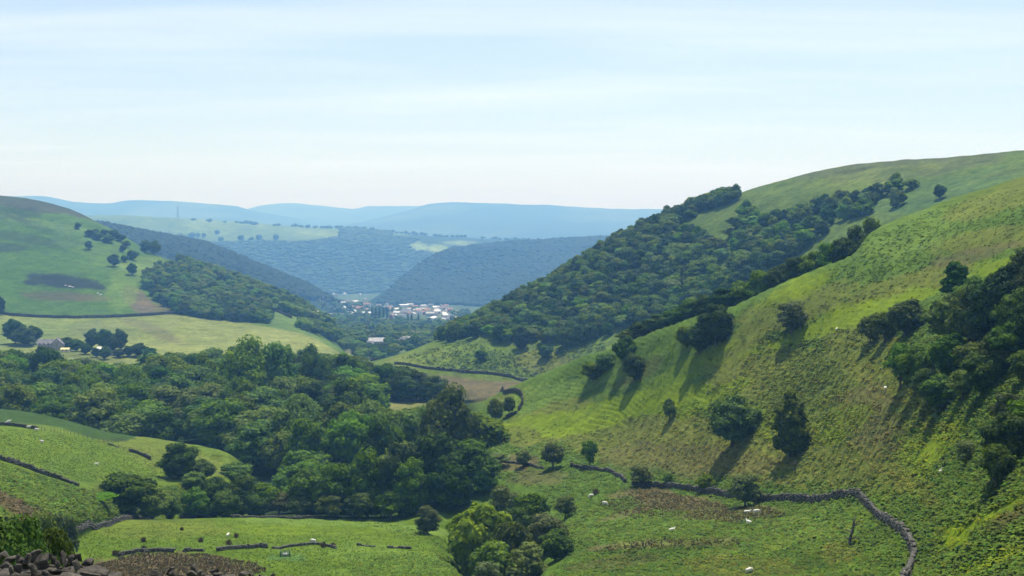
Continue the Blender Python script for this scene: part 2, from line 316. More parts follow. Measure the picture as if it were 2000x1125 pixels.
# ------------------------------------------------------------------ land cover: what grows where (albedo of the plants, with shade painted into the left field's crop strip)
C_GRASS = (.078, .130, .010); C_MOSS = (.128, .188, .006); C_BRACK = (.072, .128, .016); C_ROUGH = (.122, .142, .024)
C_BROWN = (.105, .080, .042); C_HEATH = (.020, .026, .022); C_HAY = (.148, .172, .052); C_CROP = (.050, .095, .030)
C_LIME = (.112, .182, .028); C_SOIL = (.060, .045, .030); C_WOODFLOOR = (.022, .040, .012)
def blobs(s, base, lst, wob=.45, wl=None, sd=200):
    C = np.empty(s.R.shape+(3,)); C[:] = base
    n1_ = fbm(s.PXv/38, s.PYv/16, sd, 4); n2_ = fbm(s.PXv/11, s.PYv/5, sd+60, 3)
    for (cx, cy_, rx, ry, rot, col, al) in lst:
        c_, s_ = math.cos(math.radians(rot)), math.sin(math.radians(rot))
        dx = s.PXv-cx; dy = s.PYv-cy_
        d = np.sqrt(((dx*c_+dy*s_)/rx)**2+((-dx*s_+dy*c_)/ry)**2)+wob*(n1_*.7+n2_*.45)
        k = np.clip((1.1-d)/.28, 0, 1)*al; k = (k*k*(3-2*k))[..., None] if al == 1 else k[..., None]
        C = C*(1-k)+np.array(col)*k
    return C
def vary(s, C, amts):
    for (wl, amt, sd) in amts:
        n_ = fbm(s.X/wl, s.Y/wl, sd, 3)[..., None]
        C = C*(1+amt*n_*np.array([1.0, .75, .9]))
    return np.clip(C, .005, .8)
def cover_near(s):
    px, py = s.PXv, s.PYv
    C = blobs(s, C_BRACK, [
     (1250, 850, 330, 60, 10, C_ROUGH, .75), (1600, 760, 260, 90, 20, C_ROUGH, .6), (1500, 880, 300, 60, 8, C_ROUGH, .8), (1350, 900, 200, 35, 5, C_BROWN, .35),
     (1700, 700, 130, 60, 40, C_ROUGH, .7), (1450, 720, 90, 60, -40, C_ROUGH, .6), (1700, 820, 80, 60, 60, C_BROWN, .4),
     (1560, 600, 120, 36, -18, C_ROUGH, .7), (1700, 600, 240, 22, -20, C_MOSS, .9), (1560, 560, 80, 20, -25, C_MOSS, .8), (1830, 540, 70, 20, -15, C_ROUGH, .9),(1740,560,100,16,-18,C_ROUGH,.7),
     (1930, 470, 130, 25, -8, C_ROUGH, .75), (1820, 440, 150, 45, -22, C_LIME, .55), (1750, 480, 80, 25, -10, C_LIME, .7), (1950, 390, 120, 30, -18, C_ROUGH, .7),
     (1880, 380, 120, 18, -20, C_GRASS, .5), (1960, 520, 60, 12, -20, C_MOSS, .8), (1900, 500, 90, 14, -12, C_BROWN, .5),
     (1330, 730, 130, 24, -32, C_MOSS, .6), (1200, 800, 190, 26, -14, C_MOSS, 1), (1090, 830, 130, 24, -6, C_MOSS, .95), (1330, 780, 60, 36, 0, C_MOSS, .7), (1420, 760, 60, 14, -25, C_MOSS, .7),
     (1150, 745, 180, 16, -22, C_LIME, .8), (1040, 780, 80, 20, -22, C_LIME, .8), (1010, 850, 50, 18, 0, C_ROUGH, .7), (1250, 725, 60, 16, -30, C_BROWN, .35),
     (1000, 900, 50, 18, 0, C_BROWN, .7), (1050, 930, 60, 18, 0, C_BROWN, .5), (1490, 830, 40, 30, 40, C_MOSS, .5), (1640, 830, 70, 32, -30, C_MOSS, .55), (1800, 880, 40, 50, 30, C_MOSS, .55), (1850, 850, 60, 26, -45, C_MOSS, .5),
     (1960, 985, 110, 14, -28, C_MOSS, .8), (1870, 1040, 36, 22, -20, C_MOSS, 1), (1950, 1075, 80, 12, -25, C_MOSS, .6), (1990, 990, 60, 14, -30, C_BROWN, .5), (1770, 930, 90, 20, 40, C_ROUGH, .6),
     (1330, 980, 100, 20, 8, C_BROWN, .8), (1230, 1000, 60, 6, -14, C_BROWN, .8), (1430, 1005, 110, 13, -3, C_BROWN, .75), (1300, 1062, 170, 9, -4, C_BROWN, .7), (1250, 960, 70, 9, -12, C_BROWN, .6),
     (1450, 1100, 120, 24, 0, C_ROUGH, .5), (1640, 1070, 40, 24, 0, C_ROUGH, .7), (1200, 1100, 90, 12, -8, C_BROWN, .35),(1350,1030,330,40,0,C_LIME,.35),(1620,1010,110,40,0,C_LIME,.3),
    ])
    # the pasture on the knoll, lower left
    fld = (px < 915) & (py < 1300)
    G = blobs(s, C_GRASS, [(500, 1040, 420, 40, 0, C_GRASS, 1), (620, 1030, 180, 14, 0, C_MOSS, .35), (300, 1030, 150, 20, 0, C_ROUGH, .4), (320, 1105, 160, 26, 0, C_BROWN, .95), (230, 1120, 90, 20, 0, C_BROWN, .9), (430, 1115, 60, 15, 0, C_BROWN, .8),
        (780, 1095, 160, 22, 10, C_LIME, .55), (800, 1035, 120, 9, 10, C_LIME, .8), (620, 1017, 160, 7, 2, C_LIME, .8), (740, 1115, 120, 12, 0, C_LIME, .4), (560, 1086, 40, 9, 0, (.06, .13, .035), .6)], sd=240)
    k = np.clip((925-px+22*fbm(px/30, py/30, 9, 2))/22, 0, 1)[..., None]; C = C*(1-k)+G*k
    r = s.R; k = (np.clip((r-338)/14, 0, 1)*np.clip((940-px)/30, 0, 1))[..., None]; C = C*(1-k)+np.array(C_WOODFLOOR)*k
    k = (np.exp(-(((px-800)/75)**2+((py-790)/26)**2)**2))[..., None]*(r > 450)[..., None]; C = C*(1-k)+np.array((.16, .17, .05))*k
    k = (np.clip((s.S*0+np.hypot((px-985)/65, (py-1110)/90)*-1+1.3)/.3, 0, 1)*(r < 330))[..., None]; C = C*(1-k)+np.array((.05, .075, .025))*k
    return vary(s, C*.88, [(14, .22, 300), (3.5, .18, 301), (1.2, .12, 302)])
def cover_field(s):
    C = blobs(s, (.092, .142, .016), [(120, 880, 220, 34, 12, (.088, .142, .012), .9), (330, 890, 130, 30, 15, C_ROUGH, .45), (60, 960, 120, 34, 18, C_LIME, .35), (20, 985, 70, 18, 30, C_BROWN, .9), (80, 1010, 60, 14, 30, C_BROWN, .7),
        (130, 930, 60, 40, 0, C_BRACK, .5), (230, 955, 60, 20, 0, C_ROUGH, .5)], sd=260)
    px, py = s.PXv, s.PYv
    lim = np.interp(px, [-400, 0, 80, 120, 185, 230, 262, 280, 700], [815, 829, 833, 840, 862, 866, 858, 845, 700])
    k = np.clip((lim-py)/3, 0, 1)[..., None]; C = C*(1-k)+np.array((.036, .072, .014))*k  # dark green crop strip above the fence, its shade put into the colour
    return vary(s, C*.88, [(16, .15, 310), (4, .15, 311), (1.5, .1, 312)])
def cover_wood(s):
    C = blobs(s, (.078, .122, .020), [
     (950, 750, 150, 22, 4, C_BROWN, .85), (980, 775, 110, 14, 0, (.13, .11, .05), .8), (940, 730, 140, 5, 5, C_GRASS, .7), (820, 700, 90, 20, -10, (.14, .165, .035), .6), (900, 690, 120, 24, 0, C_GRASS, .5), (1060, 700, 60, 22, 0, C_ROUGH, .8),
     (1500, 400, 200, 40, -8, (.08, .12, .018), .6), (1750, 330, 220, 22, -5, (.075, .085, .035), .7), (1700, 350, 150, 14, -10, (.13, .17, .03), .5), (1950, 345, 60, 8, -15, (.14, .16, .03), .6), (1420, 480, 60, 30, 30, C_GRASS, .5),(1850,380,160,30,-15,(.06,.115,.035),.6)], sd=270)
    return vary(s, C*.9, [(30, .2, 320), (8, .22, 321)])
def cover_left(s):
    C = blobs(s, (.050, .100, .015), [
     (40, 400, 200, 12, 8, (.05, .052, .034), .9), (180, 425, 90, 9, 25, (.05, .05, .035), .8), (80, 440, 140, 9, 12, (.10, .155, .03), .8), (60, 470, 90, 10, 10, C_HEATH, .5), (20, 420, 60, 12, 0, C_HEATH, .5), (100, 455, 90, 8, 20, C_HEATH, .5), (10, 485, 50, 8, 0, C_HEATH, .6),
     (125, 552, 85, 13, 8, C_HEATH, 1), (70, 551, 30, 6, 0, C_HEATH, 1), (180, 560, 32, 7, 12, C_HEATH, 1), (110, 580, 75, 10, 3, (.075, .070, .042), .85), (170, 585, 50, 8, 3, (.085, .07, .045), .6), (270, 590, 38, 18, 40, (.095, .075, .05), .85), (310, 605, 50, 8, 10, (.095, .075, .05), .7),
     (240, 560, 30, 50, 20, (.095, .15, .025), .6), (60, 600, 150, 12, 3, (.06, .115, .03), .6), (200, 490, 120, 30, 25, (.075, .13, .028), .6), (280, 520, 50, 20, 0, (.11, .16, .03), .6), (120, 460, 60, 16, 20, (.05, .10, .03), .5)], sd=280)
    px, py = s.PXv, s.PYv
    H = blobs(s, C_HAY, [(90, 640, 130, 22, 0, (.12, .155, .05), .9), (20, 660, 70, 20, 0, (.12, .155, .05), .9), (190, 645, 60, 18, 0, (.13, .15, .06), .7), (290, 640, 60, 10, 20, (.12, .11, .06), .5), (160, 690, 120, 10, 8, (.10, .12, .04), .8), (330, 655, 50, 6, 20, (.11, .11, .05), .4)], sd=290)
    lim = np.interp(px, [-400, 0, 100, 200, 350, 440, 520, 575, 620, 665, 700], [602, 612, 619, 619, 611, 622, 633, 643, 658, 682, 700])
    k = (np.clip((py-lim)/2.5, 0, 1)*(px < 668))[..., None]; C = C*(1-k)+H*k
    k = (np.clip((px-672)/20, 0, 1))[..., None]; C = C*(1-k)+np.array((.06, .09, .035))*k
    k = (np.clip((px-430)/40, 0, 1)*np.clip((lim-py)/3, 0, 1)*np.clip((py-585)/8, 0, 1))[..., None]; C = C*(1-k)+np.array((.085, .135, .032))*k
    return vary(s, C*np.array([.94, .97, .85]), [(90, .30, 329), (60, .16, 330), (14, .20, 331)])
def cover_valley(s):
    C = blobs(s, (.055, .085, .030), [(690, 690, 60, 8, 0, (.15, .16, .06), .8), (760, 638, 50, 5, 0, (.10, .17, .03), .9), (775, 648, 30, 4, 20, (.10, .17, .03), .8), (860, 610, 60, 8, 0, (.16, .16, .15), .5)], sd=295)
    return vary(s, C, [(120, .3, 340), (25, .3, 341)])
def cover_conifer(s):
    C = blobs(s, (.016, .032, .016), [(540, 520, 24, 8, 30, (.07, .10, .03), .7), (590, 605, 70, 14, 25, (.05, .085, .03), .8), (560, 580, 60, 8, 25, (.065, .10, .03), .8), (650, 590, 30, 8, 20, (.06, .09, .03), .7)], sd=296)
    return vary(s, C, [(120, .25, 350), (20, .35, 351)])
def cover_mid(s):
    C = blobs(s, (.014, .030, .018), [(905, 575, 12, 8, 10, (.07, .09, .04), .6), (918, 592, 8, 6, 0, (.10, .16, .05), .6)], sd=297)
    return vary(s, C, [(200, .25, 360), (25, .35, 361)])
def cover_plateau(s):
    px, py = s.PXv, s.PYv
    C = blobs(s, (.024, .046, .022), [(815, 482, 22, 9, 10, (.13, .19, .05), .9), (855, 486, 20, 8, 0, (.14, .20, .05), .9), (895, 474, 40, 5, 0, (.12, .17, .06), .8), (760, 459, 40, 3, 0, (.10, .15, .05), .6)], sd=298)
    lim = np.interp(px, [-300, 190, 300, 400, 520, 600, 660, 668], [462, 460, 466, 473, 470, 472, 466, 400])+3*fbm(px/22, py/9, 5, 3)
    k = np.clip((lim-py)/3, 0, 1)[..., None]; C = C*(1-k)+np.array((.092, .142, .036))*k
    return vary(s, C, [(260, .45, 370), (40, .3, 371)])
def cover_far(s):
    C = np.empty(s.R.shape+(3,)); C[:] = (.03, .05, .03)
    k = np.clip(fbm(s.X/700, s.Y/500, 7, 4)*3, 0, 1)[..., None]; C = C*(1-k)+np.array((.06, .085, .04))*k
    return vary(s, C, [(300, .3, 380)])

def nodes(m):
    m.use_nodes = True; n = m.node_tree.nodes; n.clear(); return n, m.node_tree.links
def ground_mat(name, sizes, amt=.35, bump=.5, tint=(1, 1, 1)):
    m = bpy.data.materials.new(name); n, l = nodes(m)
    at_ = n.new('ShaderNodeAttribute'); at_.attribute_name = 'cover'
    geo = n.new('ShaderNodeNewGeometry')
    col = at_.outputs['Color']; hsum = None
    for i, sz in enumerate(sizes):
        t = n.new('ShaderNodeTexNoise'); t.inputs['Scale'].default_value = 1/sz; t.inputs['Detail'].default_value = 4; t.inputs['Roughness'].default_value = .65
        l.new(geo.outputs['Position'], t.inputs['Vector'])
        mr = n.new('ShaderNodeMapRange'); mr.inputs[1].default_value = .3; mr.inputs[2].default_value = .7; mr.inputs[3].default_value = 1-amt; mr.inputs[4].default_value = 1+amt
        l.new(t.outputs['Fac'], mr.inputs[0])
        mu = n.new('ShaderNodeVectorMath'); mu.operation = 'SCALE'; l.new(col, mu.inputs[0]); l.new(mr.outputs[0], mu.inputs['Scale']); col = mu.outputs[0]
        if hsum is None: hsum = t.outputs['Fac']
    bs = n.new('ShaderNodeBsdfPrincipled'); bs.inputs['Roughness'].default_value = .85; bs.inputs['Specular IOR Level'].default_value = .03
    l.new(col, bs.inputs['Base Color'])
    bp = n.new('ShaderNodeBump'); bp.inputs['Strength'].default_value = bump; bp.inputs['Distance'].default_value = sizes[0]*.4; l.new(hsum, bp.inputs['Height']); l.new(bp.outputs[0], bs.inputs['Normal'])
    o = n.new('ShaderNodeOutputMaterial'); l.new(bs.outputs[0], o.inputs['Surface']); return m
M_NEAR = ground_mat('turf_near', (.9, 3.2), .22, .6)
M_FIELD = ground_mat('turf_field', (1.2, 4), .25, .5)
M_HILL = ground_mat('turf_hill', (3.5, 14), .25, .5)
M_FAR = ground_mat('turf_far', (14, 50), .35, .6)
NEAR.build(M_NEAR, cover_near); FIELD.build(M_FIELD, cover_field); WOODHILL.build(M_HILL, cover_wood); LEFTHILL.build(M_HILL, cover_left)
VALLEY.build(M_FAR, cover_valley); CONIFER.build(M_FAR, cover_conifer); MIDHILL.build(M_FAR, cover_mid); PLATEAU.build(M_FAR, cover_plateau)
for q in (FARLEFT, FARMID, FARRIGHT): q.build(M_FAR, cover_far)
gm = ground_mat('ground_base', (20, 80), .3, .3)
g = mesh_np('ground', [(-15500, -2500, -345), (15500, -2500, -345), (15500, 17500, -345), (-15500, 17500, -345)], np.array([[0, 1, 2, 3]]), [gm], {'cover': np.tile([.06, .09, .04], (4, 1))})
tag(link('ground', g), kind='structure')
# the air: pale haze that scatters blue light more than red
hm = bpy.data.materials.new('haze_air'); n, l = nodes(hm)
pv = n.new('ShaderNodeVolumePrincipled'); pv.inputs['Color'].default_value = (.20, .47, 1.0, 1); pv.inputs['Density'].default_value = .000190
pv.inputs['Anisotropy'].default_value = .35; pv.inputs['Absorption Color'].default_value = (.88, .84, 1, 1)
o = n.new('ShaderNodeOutputMaterial'); l.new(pv.outputs[0], o.inputs['Volume'])
hz = [(x, y, z) for z in (-347, 330) for (x, y) in ((-16000, -3000), (16000, -3000), (16000, 18500), (-16000, 18500))]
hf = np.array([[0, 3, 2, 1], [4, 5, 6, 7], [0, 1, 5, 4], [1, 2, 6, 5], [2, 3, 7, 6], [3, 0, 4, 7]])
tag(link('haze', mesh_np('haze', hz, hf, [hm])), 'pale blue summer haze filling the whole valley air', None, None, 'stuff')
# ------------------------------------------------------------------ materials for plants, stone and buildings
def foliage_mat(name, dark, light, trans=.25, huev=.05):
    m = bpy.data.materials.new(name); n, l = nodes(m)
    v = n.new('ShaderNodeAttribute'); v.attribute_name = 'leafvar'
    oi = n.new('ShaderNodeObjectInfo')
    mix = n.new('ShaderNodeMix'); mix.data_type = 'RGBA'; l.new(v.outputs['Fac'], mix.inputs['Factor']); mix.inputs[6].default_value = (*dark, 1); mix.inputs[7].default_value = (*light, 1)
    hsv = n.new('ShaderNodeHueSaturation'); l.new(mix.outputs[2], hsv.inputs['Color'])
    def mr(src, a, b):
        r = n.new('ShaderNodeMapRange'); r.inputs[3].default_value = a; r.inputs[4].default_value = b; l.new(src, r.inputs[0]); return r.outputs[0]
    l.new(mr(oi.outputs['Random'], .5-huev*.55, .5+huev*.5), hsv.inputs['Hue'])
    r2 = n.new('ShaderNodeMath'); r2.operation = 'MULTIPLY'; l.new(oi.outputs['Random'], r2.inputs[0]); r2.inputs[1].default_value = 7.13
    r3 = n.new('ShaderNodeMath'); r3.operation = 'FRACT'; l.new(r2.outputs[0], r3.inputs[0])
    l.new(mr(r3.outputs[0], .66, 1.38), hsv.inputs['Value'])
    r4 = n.new('ShaderNodeMath'); r4.operation = 'MULTIPLY'; l.new(oi.outputs['Random'], r4.inputs[0]); r4.inputs[1].default_value = 23.7
    r5 = n.new('ShaderNodeMath'); r5.operation = 'FRACT'; l.new(r4.outputs[0], r5.inputs[0])
    l.new(mr(r5.outputs[0], .85, 1.12), hsv.inputs['Saturation'])
    bs = n.new('ShaderNodeBsdfPrincipled'); bs.inputs['Roughness'].default_value = .7; bs.inputs['Specular IOR Level'].default_value = .04
    l.new(hsv.outputs[0], bs.inputs['Base Color'])
    tr = n.new('ShaderNodeBsdfTranslucent'); sc_ = n.new('ShaderNodeMix'); sc_.data_type = 'RGBA'; sc_.blend_type = 'MULTIPLY'; sc_.inputs['Factor'].default_value = 1
    l.new(hsv.outputs[0], sc_.inputs[6]); sc_.inputs[7].default_value = (1.25, 1.3, .5, 1); l.new(sc_.outputs[2], tr.inputs['Color'])
    ms = n.new('ShaderNodeMixShader'); ms.inputs[0].default_value = trans; l.new(bs.outputs[0], ms.inputs[1]); l.new(tr.outputs[0], ms.inputs[2])
    o = n.new('ShaderNodeOutputMaterial'); l.new(ms.outputs[0], o.inputs['Surface']); return m
def noise_mat(name, c1, c2, scale=2.0, rough=.85, bump=.4, c3=None, dist=.05):
    m = bpy.data.materials.new(name); n, l = nodes(m)
    tcn = n.new('ShaderNodeTexCoord'); oi = n.new('ShaderNodeObjectInfo')
    ad = n.new('ShaderNodeVectorMath'); ad.operation = 'ADD'; l.new(tcn.outputs['Object'], ad.inputs[0])
    ml = n.new('ShaderNodeMath'); ml.operation = 'MULTIPLY'; l.new(oi.outputs['Random'], ml.inputs[0]); ml.inputs[1].default_value = 37.0; l.new(ml.outputs[0], ad.inputs[1])
    t = n.new('ShaderNodeTexNoise'); t.inputs['Scale'].default_value = scale; t.inputs['Detail'].default_value = 6; t.inputs['Roughness'].default_value = .65; l.new(ad.outputs[0], t.inputs['Vector'])
    r = n.new('ShaderNodeValToRGB'); e = r.color_ramp.elements; e[0].position = .35; e[0].color = (*c1, 1); e[1].position = .62; e[1].color = (*c2, 1)
    if c3: x = e.new(.72); x.color = (*c3, 1)
    l.new(t.outputs['Fac'], r.inputs[0])
    bs = n.new('ShaderNodeBsdfPrincipled'); bs.inputs['Roughness'].default_value = rough; bs.inputs['Specular IOR Level'].default_value = .3; l.new(r.outputs[0], bs.inputs['Base Color'])
    bp = n.new('ShaderNodeBump'); bp.inputs['Strength'].default_value = bump; bp.inputs['Distance'].default_value = dist; l.new(t.outputs['Fac'], bp.inputs['Height']); l.new(bp.outputs[0], bs.inputs['Normal'])
    o = n.new('ShaderNodeOutputMaterial'); l.new(bs.outputs[0], o.inputs['Surface']); return m
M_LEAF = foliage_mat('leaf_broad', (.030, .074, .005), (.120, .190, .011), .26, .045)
M_LEAF_B = foliage_mat('leaf_bright', (.060, .118, .012), (.150, .235, .024), .32)
M_LEAF_G = foliage_mat('leaf_bush', (.026, .048, .010), (.072, .105, .022), .14)
M_LEAF_P = foliage_mat('leaf_pale', (.060, .090, .024), (.125, .160, .042), .25)
M_LEAF_D = foliage_mat('leaf_deep', (.016, .042, .006), (.060, .108, .009), .18, .04)
M_BARK = noise_mat('bark', (.05, .042, .032), (.12, .105, .085), 3)
M_STONE = noise_mat('gritstone', (.022, .020, .017), (.085, .076, .062), 7.5, .9, 1.0, (.24, .25, .15), .04)
M_STONE_W = noise_mat('wall_stone', (.030, .029, .026), (.10, .096, .082), 2.3, .9, .5, (.27, .265, .21), .05)

# ------------------------------------------------------------------ tree meshes
def tube(path, rad, k=6):
    path = np.array(path, float); V = []; F = []
    for i, p in enumerate(path):
        d = path[min(i+1, len(path)-1)]-path[max(i-1, 0)]; d /= np.linalg.norm(d)+1e-9
        a = np.cross(d, [0, 0, 1.0]) if abs(d[2]) < .9 else np.cross(d, [1.0, 0, 0]); a /= np.linalg.norm(a); b = np.cross(d, a)
        for j in range(k):
            t = 2*math.pi*j/k; V.append(p+rad[i]*(a*math.cos(t)+b*math.sin(t)))
    for i in range(len(path)-1):
        for j in range(k): F.append([i*k+j, i*k+(j+1) % k, (i+1)*k+(j+1) % k, (i+1)*k+j])
    return np.array(V), np.array(F)
def join(parts):
    V, F, off = [], [], 0
    for v, f in parts: V.append(v); F.append(np.asarray(f)+off); off += len(v)
    return np.concatenate(V), np.concatenate(F)
def unit_sphere():
    bm = bmesh.new(); bmesh.ops.create_icosphere(bm, subdivisions=2, radius=1); bm.verts.ensure_lookup_table()
    v = np.array([x.co[:] for x in bm.verts]); f = np.array([[q.index for q in p.verts] for p in bm.faces]); bm.free(); return v, f
SV, SF = unit_sphere()
def rdir(r_, n):
    d = r_.normal(size=(n, 3)); return d/np.linalg.norm(d, axis=1)[:, None]
def leaf_cards(r_, C, Nn, size, elong=1.5, fold=.35):
    """small folded leaf sprays: 4 vertices, 2 triangles each"""
    n_ = len(C); t = rdir(r_, n_); t -= (t*Nn).sum(1)[:, None]*Nn; t /= np.linalg.norm(t, axis=1)[:, None]+1e-9; b = np.cross(Nn, t)
    s_ = (size*r_.uniform(.55, 1.35, n_))[:, None]
    v = np.stack([C-t*s_*elong*.5, C+b*s_*.5+Nn*s_*fold*.3, C+t*s_*elong*.5-Nn*s_*fold*.4, C-b*s_*.5+Nn*s_*fold*.3], 1).reshape(-1, 3)
    i = np.arange(n_)*4; F = np.concatenate([np.stack([i, i+1, i+3], 1), np.stack([i+1, i+2, i+3], 1)]); return v, F
def crown_lobes(r_, H, W, z0, nl, kind):
    """centres and radii of the leaf masses of a crown between z0*H and H, W wide"""
    cz = H*(z0+1)/2; rz = H*(1-z0)/2; rx = W/2; L_ = []
    for i in range(nl):
        for _ in range(60):
            d = rdir(r_, 1)[0]; k = r_.uniform(.25, 1)**.5*.8
            p = d*k
            if kind == 'round': wgt = 1-.15*max(p[2], 0)
            elif kind == 'cone': wgt = 1.05-.75*(p[2]*.5+.5)
            elif kind == 'oval': wgt = 1.0-.35*abs(p[2])
            else: wgt = 1-.3*abs(p[2]+.1)
            c = np.array([p[0]*rx*wgt, p[1]*rx*wgt, cz+p[2]*rz]); rad = W*r_.uniform(.11, .2)*(1 if nl > 20 else 1.3)
            if kind == 'cone': rad *= .6+.5*(1-(p[2]*.5+.5))
            if all(np.linalg.norm(c-q)/((rad+s_)*.5) > .72 for q, s_ in L_): break
        L_.append((c, rad))
    return L_
def make_tree(name, seed, H=12., W=10., z0=.18, nl=34, leaves=170, lsize=.55, kind='round', open_=0., mat=None, bare=.16):
    r_ = np.random.default_rng(seed); L_ = crown_lobes(r_, H, W, z0, nl, kind)
    parts = []; var = []
    cores = 1-open_
    if cores > .3:
        for c, rad in L_:
            nz = 1+.22*np.sin(SV@r_.normal(size=3)*3+r_.uniform(0, 6))
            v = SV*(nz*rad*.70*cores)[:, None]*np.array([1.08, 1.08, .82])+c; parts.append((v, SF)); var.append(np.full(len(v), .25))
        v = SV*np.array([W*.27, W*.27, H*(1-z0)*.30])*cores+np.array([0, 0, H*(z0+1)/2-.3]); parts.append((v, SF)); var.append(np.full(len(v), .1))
    CC = np.array([c for c, _ in L_]); RR = np.array([s_ for _, s_ in L_])
    for c, rad in L_:
        n_ = int(leaves*(rad/(W*.155))**2)
        d = rdir(r_, n_); d[:, 2] = np.where(d[:, 2] < -.35, -d[:, 2]*.6, d[:, 2]); d /= np.linalg.norm(d, axis=1)[:, None]
        bump = 1+.18*np.sin(d@r_.normal(size=3)*4+r_.uniform(0, 6))
        p = c+d*(rad*bump*r_.uniform(.66, 1.10, n_))[:, None]*np.array([1.1, 1.1, .86])
        dist = np.linalg.norm((p[:, None]-CC[None])/np.array([1.1, 1.1, .86]), axis=2)/RR[None]
        keep = (dist < .66).sum(1) == 0; p = p[keep]; d = d[keep]
        Nn = d*1.0+rdir(r_, len(d))*.55+np.array([0, 0, .35]); Nn /= np.linalg.norm(Nn, axis=1)[:, None]
        v, f = leaf_cards(r_, p, Nn, lsize); parts.append((v, f))
        lv = np.clip(.5+.25*r_.normal(size=len(p))+.18*(p[:, 2]-H*.6)/H+r_.normal()*.12, 0, 1); var.append(np.repeat(lv, 4))  # random leaf tone, plus sunlit tops painted in as lighter leaves higher up
    V, F = join([(v, f) for v, f in parts])
    crown = mesh_np(name+'_crown', V, F, [mat], {'leafvar': np.concatenate(var)})
    # trunk and limbs
    tr = W*.032; lean = r_.normal(size=2)*.25
    top = np.array([lean[0], lean[1], H*(z0+.35)])
    tp = [tube([[0, 0, -1.2], [0, 0, .2], [lean[0]*.3, lean[1]*.3, H*z0*.7+.4], top], [tr*1.5, tr*1.25, tr, tr*.45], 7)]
    for i in np.argsort([c[2] for c, _ in L_])[:max(7, nl//3)]:
        c = L_[i][0]; z = min(H*(z0*.6+.1)+r_.uniform(0, H*.18), c[2]); s_ = np.array([lean[0]*.4, lean[1]*.4, z])
        tp.append(tube([s_, s_*.45+c*.55+np.array([0, 0, -.04*H]), c], [tr*.45, tr*.28, tr*.1], 5))
    tv, tf = join(tp); trunk = mesh_np(name+'_trunk', tv, tf, [M_BARK], smooth=True)
    return dict(crown=crown, trunk=trunk, H=H, W=W)
V_ = {}
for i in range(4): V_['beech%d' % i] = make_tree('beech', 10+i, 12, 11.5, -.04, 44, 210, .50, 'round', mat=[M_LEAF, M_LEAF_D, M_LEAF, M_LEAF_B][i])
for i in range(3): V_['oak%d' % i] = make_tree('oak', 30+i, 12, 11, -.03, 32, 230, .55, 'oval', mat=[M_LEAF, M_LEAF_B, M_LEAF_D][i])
V_['cone0'] = make_tree('ash', 40, 12, 8.0, -.03, 40, 200, .48, 'cone', mat=M_LEAF)
V_['cone1'] = make_tree('ash', 41, 12, 7.5, .0, 38, 200, .48, 'cone', mat=M_LEAF_D)
for i in range(3): V_['haw%d' % i] = make_tree('hawthorn', 50+i, 12, 12, .06, 28, 170, .62, 'oval', .55, mat=[M_LEAF_P, M_LEAF_P, M_LEAF][i])
for i in range(2): V_['thin%d' % i] = make_tree('thin', 60+i, 12, 9, .12, 20, 95, .62, 'oval', .75, mat=[M_LEAF, M_LEAF_P][i])
V_['willow0'] = make_tree('willow', 70, 12, 10.5, -.03, 34, 230, .45, 'cone', .2, mat=M_LEAF_P)
V_['fine0'] = make_tree('bush', 82, 12, 13, -.02, 44, 700, .36, 'round', .1, mat=M_LEAF_G)
V_['fine1'] = make_tree('bush', 83, 12, 14, -.02, 44, 700, .38, 'round', .15, mat=M_LEAF_G)
V_['shrub0'] = make_tree('shrub', 80, 12, 14, -.02, 40, 170, .65, 'round', .1, mat=M_LEAF)
V_['shrub1'] = make_tree('shrub', 81, 12, 15, -.02, 34, 170, .7, 'round', .15, mat=M_LEAF_B)
V_['sycamore0'] = make_tree('sycamore', 90, 12, 11, -.05, 36, 300, .62, 'round', mat=M_LEAF_B)
def small_tree(name, seed, H, W, nl, leaves, lsize, mat, kind='round'):
    t = make_tree(name, seed, H, W, -.05, nl, leaves, lsize, kind, mat=mat); return t
FARV = [small_tree('woodland_tree', 100+i, 12, 11.5, 15, 90, 1.0, m) for i, m in enumerate((M_LEAF, M_LEAF, M_LEAF_D, M_LEAF_B))]
M_LEAF_C = foliage_mat('needle', (.010, .022, .010), (.018, .034, .014), .05, .02)
M_LEAF_F = foliage_mat('leaf_far', (.022, .046, .016), (.040, .070, .020), .1, .03)
DOT = []
def dot_mesh(nm, seed, mat, tall=1.):
    r_ = np.random.default_rng(seed); nz = 1+.25*np.sin(SV@r_.normal(size=3)*4)+.12*np.sin(SV@r_.normal(size=3)*9)
    v = SV*nz[:, None]*np.array([5.6, 5.6, 5.2*tall])+np.array([0, 0, 6*tall]); v[:, :2] *= np.clip(1.35-.3*v[:, 2:]/6/tall, .2, 2) if tall > 1 else 1
    return mesh_np(nm, v, SF, [mat], {'leafvar': r_.uniform(.2, .8, len(v))})
DOT = [dot_mesh('canopy_dot', 120+i, m) for i, m in enumerate((M_LEAF_F, M_LEAF_F, M_LEAF_F))]
CON = [dot_mesh('conifer_dot', 130+i, M_LEAF_C, 1.7) for i in range(2)]

